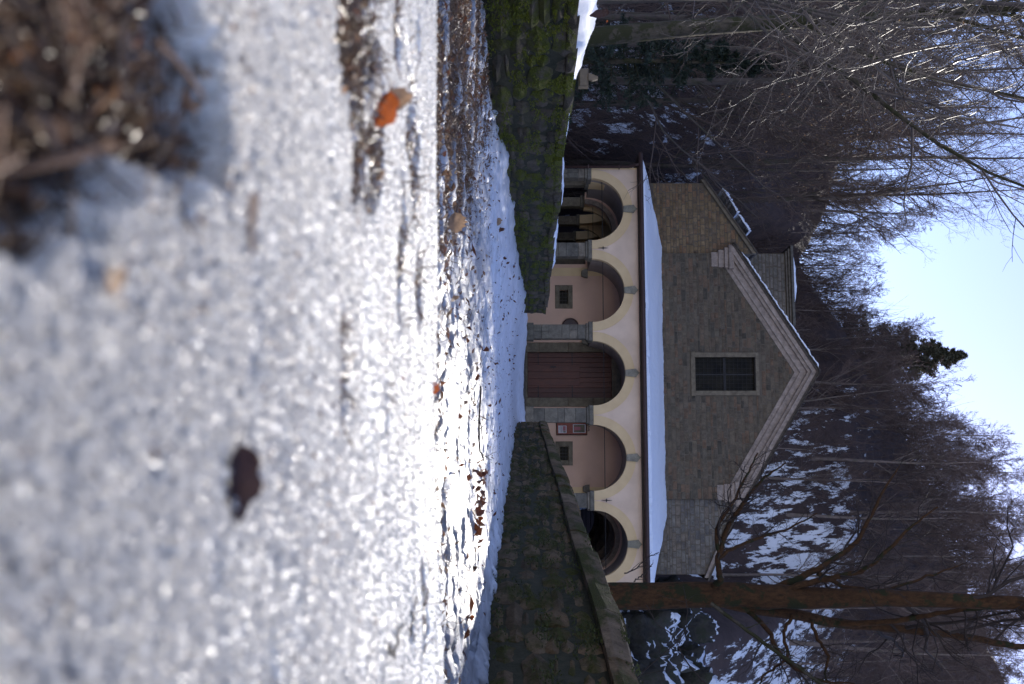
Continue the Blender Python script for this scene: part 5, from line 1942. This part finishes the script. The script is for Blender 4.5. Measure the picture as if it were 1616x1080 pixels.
# ================================================================== LEAVES AND LITTER
def leaf_flakes(name, C, size, mat, seed, flat=0.5, elong=1.6):
    """small curled leaves: four triangles each"""
    r = np.random.RandomState(seed)
    n = len(C)
    up = norm(r.normal(0, flat, (n, 3)) + np.array([0, 0, 1.0]))
    a = norm(np.cross(up, r.normal(size=(n, 3)))); b = np.cross(up, a)
    s = (size * r.uniform(.5, 1.5, n))[:, None]
    cu = r.uniform(-.1, .5, (n, 1))
    V = np.stack([C - a * s * elong * .5, C - b * s * .4 + up * s * cu, C + a * s * elong * .5 + up * s * cu * .6, C + b * s * .4 + up * s * cu, C + up * s * .05], 1).reshape(-1, 3)
    i = np.arange(n)[:, None] * 5
    F = np.concatenate([np.concatenate([i + a0, i + a1, i + 4], 1) for a0, a1 in ((0, 1), (1, 2), (2, 3), (3, 0))])
    return np_mesh(name, V, F, mat)


def straws(name, C, L, rad, mat, seed, flat=0.3, curl=0.25, npt=4, sides=3):
    r = np.random.RandomState(seed)
    n = len(C)
    d = norm(r.normal(size=(n, 3)) * np.array([1, 1, flat]))
    p = np.empty((n, npt, 3)); p[:, 0] = C - d * (L / 2)[:, None]
    for j in range(1, npt):
        d = norm(d + r.normal(0, curl, (n, 3)) * np.array([1, 1, .6]))
        p[:, j] = p[:, j - 1] + d * (L / (npt - 1))[:, None]
    rr_ = rad[:, None] * np.linspace(1, .55, npt)[None]
    return tube_mesh(name, [(p, rr_, sides)], mat)


n = 90000
yy = 2.15 * (14 / 2.15) ** rs.uniform(0, 1, n) ** 0.9
xx = yy * rs.uniform(-0.40, 0.36, n)
xl = -2.89 + (yy - 8.4) * (2.09 / 19.6)
lmv = litter_mask(xx, yy)
cr = np.abs(fbm(xx * 0.8 + 9, yy * 2.6, 4))
pr = lmv * 1.0 + 0.75 * (cr < 0.10) * (yy < 14) + 0.03 * (fbm(xx * 1.5, yy * 2.5, 3) > 0.05) + 0.01
keep = (rs.uniform(0, 1, n) < pr) & (xx > xl) & (xx < 2.2)
xx, yy = xx[keep], yy[keep]
bz = path_base(xx, yy) + 0.004
th = 0.045 + 0.030 * fbm(xx * 1.3, yy * 0.8, 5) + 0.020 * fbm(xx * 5, yy * 3.0, 4) + 0.011 * fbm(xx * 26, yy * 20, 3) - litter_mask(xx, yy) * 0.095 - 0.085 * (1 - sstep(0.0, 0.12, np.abs(fbm(xx * 0.8 + 9, yy * 2.6, 4)))) * (1 - sstep(11, 17, yy)) * sstep(2.2, 3.0, yy)
zz = bz + np.maximum(th, 0) + rs.uniform(0, 0.03, len(xx)) * litter_mask(xx, yy)
half = len(xx) // 2
C = np.stack([xx, yy, zz], -1)
tag(put('leaf_litter', leaf_flakes('leaf_litter', C[:half], np.full(half, 0.024), M['litter'], 8, 0.6)), kind='stuff')
C2 = C[half:]
tag(put('dry_grass_litter', straws('dry_grass_litter', C2, rs.uniform(.04, .14, len(C2)), rs.uniform(.0008, .0022, len(C2)), M['straw'], 9, .35, .4, 3)), kind='stuff')

# stray leaves on the shaded snow further on
n = 620
yy = rs.uniform(5, 27, n); xx = rs.uniform(-2.2, 2.2, n)
keep = (xx > -2.5 + (yy - 8.4) * .107) & (fbm(xx * 1.1, yy * .5, 3) > -0.05)
xx, yy = xx[keep], yy[keep]
dr = np.exp(-np.maximum((2.27 + (yy - 6.6) * 0.0051) - xx, 0) / 0.28) * 0.06
xlw = -2.89 + (yy - 8.4) * (2.09 / 19.6)
dl = sstep(9.5, 14, yy) * np.exp(-np.maximum(xx - xlw, 0) / 0.55) * 0.13
C = np.stack([xx, yy, path_base(xx, yy) + 0.055 + 0.03 * fbm(xx * 1.3, yy * 0.8, 5) + 0.03 * sstep(13, 22, yy) + dr + dl + 0.02], -1)
tag(put('scattered_leaves', leaf_flakes('scattered_leaves', C, 0.018 + 0.03 * rs.uniform(0, 1, len(C)) ** 2, M['leaf_brown'], 18, 0.5)), kind='stuff')

# needles, straw and bark bits in the thawed patches of the bank
n = 60000
yy = 0.26 * (1.9 / .26) ** rs.uniform(0, 1, n); xx = yy * rs.uniform(-.42, .42, n)
hh = holes(xx, yy)
keep = rs.uniform(0, 1, n) < hh * np.where(yy < 0.62, 0.16, 0.4)
xx, yy, hh = xx[keep], yy[keep], hh[keep]
C = np.stack([xx, yy, bank_z(xx, yy) + rs.uniform(-.002, .020, len(xx)) * hh + 0.012 * hh], -1)
n = len(C)
tag(put('needle_litter', straws('needle_litter', C, rs.uniform(.012, .05, n) * (0.6 + 0.5 * yy), rs.uniform(.0005, .0017, n), M['straw'], 12, .5, .25)), kind='stuff')
k2_ = rs.uniform(0, 1, n) < .25
tag(put('bark_crumbs', leaf_flakes('bark_crumbs', C[k2_], rs.uniform(.004, .010, int(k2_.sum())), M['litter'], 13, 1.0)), kind='stuff')
# specks of dirt frozen into the snow
n = 5200
yy = 0.3 * (1.95 / .3) ** rs.uniform(0, 1, n) ** .8; xx = yy * rs.uniform(-.40, .40, n)
kp = fbm(xx * 4, yy * 6, 3) > 0.0
xx, yy = xx[kp], yy[kp]
C = np.stack([xx, yy, bank_z(xx, yy) + 0.0005], -1)
tag(put('dirt_specks', leaf_flakes('dirt_specks', C, rs.uniform(.0012, .0045, len(C)), M['litter'], 14, .4)), kind='stuff')

# the largest single straws in the hollow by the lens
for k in range(26):
    x = -0.14 + rnd.uniform(-.07, .09); y = rnd.uniform(.31, .53)
    c = np.array([[x, y, float(bank_z(np.array([x]), np.array([y]))[0]) + .038 + rnd.uniform(0, .012)]])
    o = put('dry_straw', straws('dry_straw', c, np.array([rnd.uniform(.03, .06)]), np.array([rnd.uniform(.0013, .0026)]), M['leaf_pale'] if k % 2 == 0 else M['straw'], 60 + k, .2, .06, 5, 6))
    tag(o, 'thick dry straw lying across the thawed hollow full of needles', 'straw', 'straws in the thawed hollow')


def leaf(name, loc, size, mat, label, rot, curl=0.5, seed=0, lobes=5, width=0.62, cat='leaf'):
    r = np.random.RandomState(seed)
    nu, nv = 30, 13
    u = np.linspace(0, 1, nu); v = np.linspace(-1, 1, nv)
    Ug, Vg = np.meshgrid(u, v, indexing='ij')
    w = width * 0.5 * np.sin(np.pi * Ug ** 0.8) ** 0.7 * (1 + 0.13 * np.sin(Ug * np.pi * 2 * lobes)) + 0.012
    x = Ug - 0.5; y_ = Vg * w
    z_ = curl * (np.abs(Vg) ** 1.6 * w * 0.9 + 0.25 * (Ug - .5) ** 2) + 0.03 * np.sin(Ug * 30) * np.abs(Vg) * .5 + 0.10 * curl * fbm(Ug * 2 + seed, Vg + seed, 3)
    z_ = z_ - 0.02 * np.exp(-(Vg * 6) ** 2)
    me = grid_mesh(name, x * size, y_ * size, z_ * size, mat)
    o = put(name, me, None, loc)
    o.rotation_euler = rot
    tag(o, label, cat)
    st = MB().tube([(-.5 * size, 0, 0), (-.62 * size, .01 * size, .01 * size), (-.74 * size, .05 * size, .03 * size)], [.012 * size, .01 * size, .009 * size], 5).obj('stalk', mat, o)
    return o


def on_bank(x, y, dz=0.0):
    return (x, y, float(bank_z(np.array([x]), np.array([y]), True)[0]) + dz)


o = leaf('fallen_leaf', on_bank(-0.258, 1.10, 0.008), 0.044, M['leaf_orange'], 'bright orange leaf standing up in the snow beside the thawed litter band', (R(58), R(25), R(25)), 0.9, 2, 2, .62)
o = leaf('fallen_leaf', on_bank(-0.277, 1.13, 0.022), 0.032, M['leaf_pale'], 'pale curled leaf tip leaning against the bright orange leaf', (R(50), R(-20), R(60)), 0.8, 4, 2, .9)
o = leaf('fallen_leaf', on_bank(0.080, 0.562, 0.004), 0.046, M['leaf_dark'], 'dark blurred leaf half sunk in a melt hole near the lens', (R(35), R(4), R(8)), 0.7, 6, 2, .5)
o = leaf('fallen_leaf', on_bank(0.086, 1.84, 0.002), 0.024, M['leaf_orange'], 'small orange leaf on the very brow of the snow bank', (R(60), R(0), R(15)), 0.6, 8, 2, .7)
o = leaf('fallen_leaf', on_bank(0.448, 1.50, 0.006), 0.032, M['leaf_dark'], 'black scrap of leaf upright in the bright snow by the thin dark twigs', (R(75), R(0), R(4)), 0.2, 10, 1, .35)
o = leaf('fallen_leaf', on_bank(-0.025, 0.40, 0.004), 0.020, M['leaf_pale'], 'faint pale leaf fragment frozen into the blurred snow between hollow and dark leaf', (R(20), R(8), R(80)), 0.4, 12, 1, .6)


def on_path(U_, V_, D_):
    p = P(U_, V_, D_)
    return (p.x, p.y, p.z)


pl = [
    (974, 721, 5.6, .125, 'leaf_brown', 'largest brown leaf lying on the snow at the foot of the coping topped wall', (R(25), 0, R(80)), .45, 3, .5),
    (1000, 712, 5.3, .075, 'leaf_brown', 'ragged rust leaf crumpled beside the largest brown leaf', (R(50), R(20), R(30)), .8, 4, .5),
    (975, 734, 5.9, .035, 'leaf_orange', 'tiny orange leaf scrap between the largest brown leaf and the coping topped wall', (R(70), 0, R(10)), .3, 1, .8),
    (898, 728, 6.2, .07, 'leaf_dark', 'dark shrivelled leaf on the ridge of snow next to the shaded wall', (R(35), 0, R(50)), .7, 3, .6),
    (352, 697, 4.6, .10, 'leaf_pale', 'pale fan shaped leaf lying just behind the brow of the snow bank', (R(65), R(0), R(20)), .5, 5, .9),
    (470, 695, 4.6, .06, 'leaf_pale', 'small beige leaf caught in the crack on the white ground', (R(60), 0, R(70)), .5, 3, .7),
    (745, 738, 7.2, .13, 'leaf_brown', 'upper rust leaf in the row of leaves along the melt line', (R(30), 0, R(80)), .5, 4, .5),
    (795, 736, 7.0, .14, 'leaf_brown', 'longest rust leaf in the row of leaves along the melt line', (R(30), R(10), R(85)), .6, 5, .45),
    (820, 733, 6.8, .12, 'leaf_orange', 'reddest leaf in the row of leaves along the melt line', (R(45), 0, R(60)), .6, 4, .5),
    (770, 731, 6.6, .10, 'leaf_brown', 'twisted leaf just outside the row of leaves along the melt line', (R(55), 0, R(100)), .7, 3, .5),
    (350, 779, 11.8, .11, 'leaf_pale', 'curled tan leaf on the snow drift against the snow topped wall', (R(50), 0, R(40)), .6, 3, .8),
    (362, 788, 12.4, .12, 'leaf_brown', 'curled brown leaf wedged between snow drift and mossy wall', (R(60), 0, R(70)), .7, 3, .8),
    (595, 722, 6.4, .055, 'leaf_brown', 'small brown leaf at the tip of the bare twig on the snow', (R(60), 0, R(30)), .5, 3, .7),
]
for (U_, V_, D_, sz, mt, lab, rot, cu, lo_, wd) in pl:
    p = P(U_, V_, D_)
    zg = float(path_base(np.array([p.x]), np.array([p.y]))[0]) + 0.06
    leaf('fallen_leaf', (p.x, p.y, max(zg, min(p.z, zg + .05)) + 0.01), sz, M[mt], lab, rot, cu, int(U_), lo_, wd)

# leaf pile of small things along the melt line
n = 46
U_ = rs.normal(790, 42, n); D_ = 7.0 + rs.normal(0, .35, n) + (U_ - 790) * -.002
x = (U_ - 540) / FPX * D_
C = np.stack([x, D_, path_base(x, D_) + 0.075 + 0.01 * rs.uniform(0, 1, n)], -1)
tag(put('leaf_drift', leaf_flakes('leaf_drift', C, np.full(n, .045), M['leaf_brown'], 31, .7, 2.0)), kind='stuff')

# bare twig lying on the path
q, rd = limb([P(610, 722, 6.6) , P(650, 727, 6.7), P(690, 724, 6.75), P(712, 731, 6.9), P(728, 745, 7.4)], [.006, .007, .006, .005, .004], 26, .006, 3)
q[0, :, 2] = path_base(q[0, :, 0], q[0, :, 1]) + 0.085
t2, q2 = kids(rb, q, rd, 6, .1, 1, 45, 12, .18, 4, .2, .05, .6, .4, .002, .5)
tag(put('twig', tube_mesh('twig', [(q, rd, 5), (t2, q2, 4)], M['twig_dark'])), 'crooked bare twig lying on the shaded snow of the path', 'twig')
# twigs on the sunny bank
for k, (pts, lab) in enumerate([([(0.42, 1.42), (0.40, 1.47), (0.405, 1.53)], 'thin dark twig frozen into the sunny snow above the black leaf scrap'),
                                ([(0.36, 1.18), (0.39, 1.22), (0.37, 1.30), (0.385, 1.36)], 'longer crooked dark twig in the sunny snow, nearer the lens than the black leaf scrap')]):
    q, rd = limb([Vector(on_bank(a_, b_, .006)) for a_, b_ in pts], [.0022, .0018, .001], 12, .0015, k)
    tag(put('twig', tube_mesh('twig', [(q, rd, 5)], M['twig_dark'])), lab, 'twig')

# board fragment and leaf on top of the snowy wall
ww = empty('wooden_stub', P(122, 922, 11.05), 0.0, 'weathered wooden stub with pale slanted end on the mossy wall top', 'post')
MB().box(-.10, .10, 0.0, .13, -.06, .05, .012).obj('block', M['old_wood'], ww)
MB().prism([(-.04, .045), (.03, .045), (.045, .09), (.03, .15), (.0, .15), (-.025, .09)], -.03, .03).obj('slanted_end', M['old_wood'], ww)
leaf('fallen_leaf', P(22, 946, 8.35), .17, M['leaf_dark'], 'dark red leaf on the thick snow ridge of the wall, near the frame edge', (R(80), R(78), R(0)), .2, 22, 2, .38)
leaf('fallen_leaf', P(34, 958, 8.5), .022, M['leaf_orange'], 'tiny yellow leaf sticking out of the snow ridge of the wall', (R(70), R(30), R(0)), .3, 25, 1, .7)
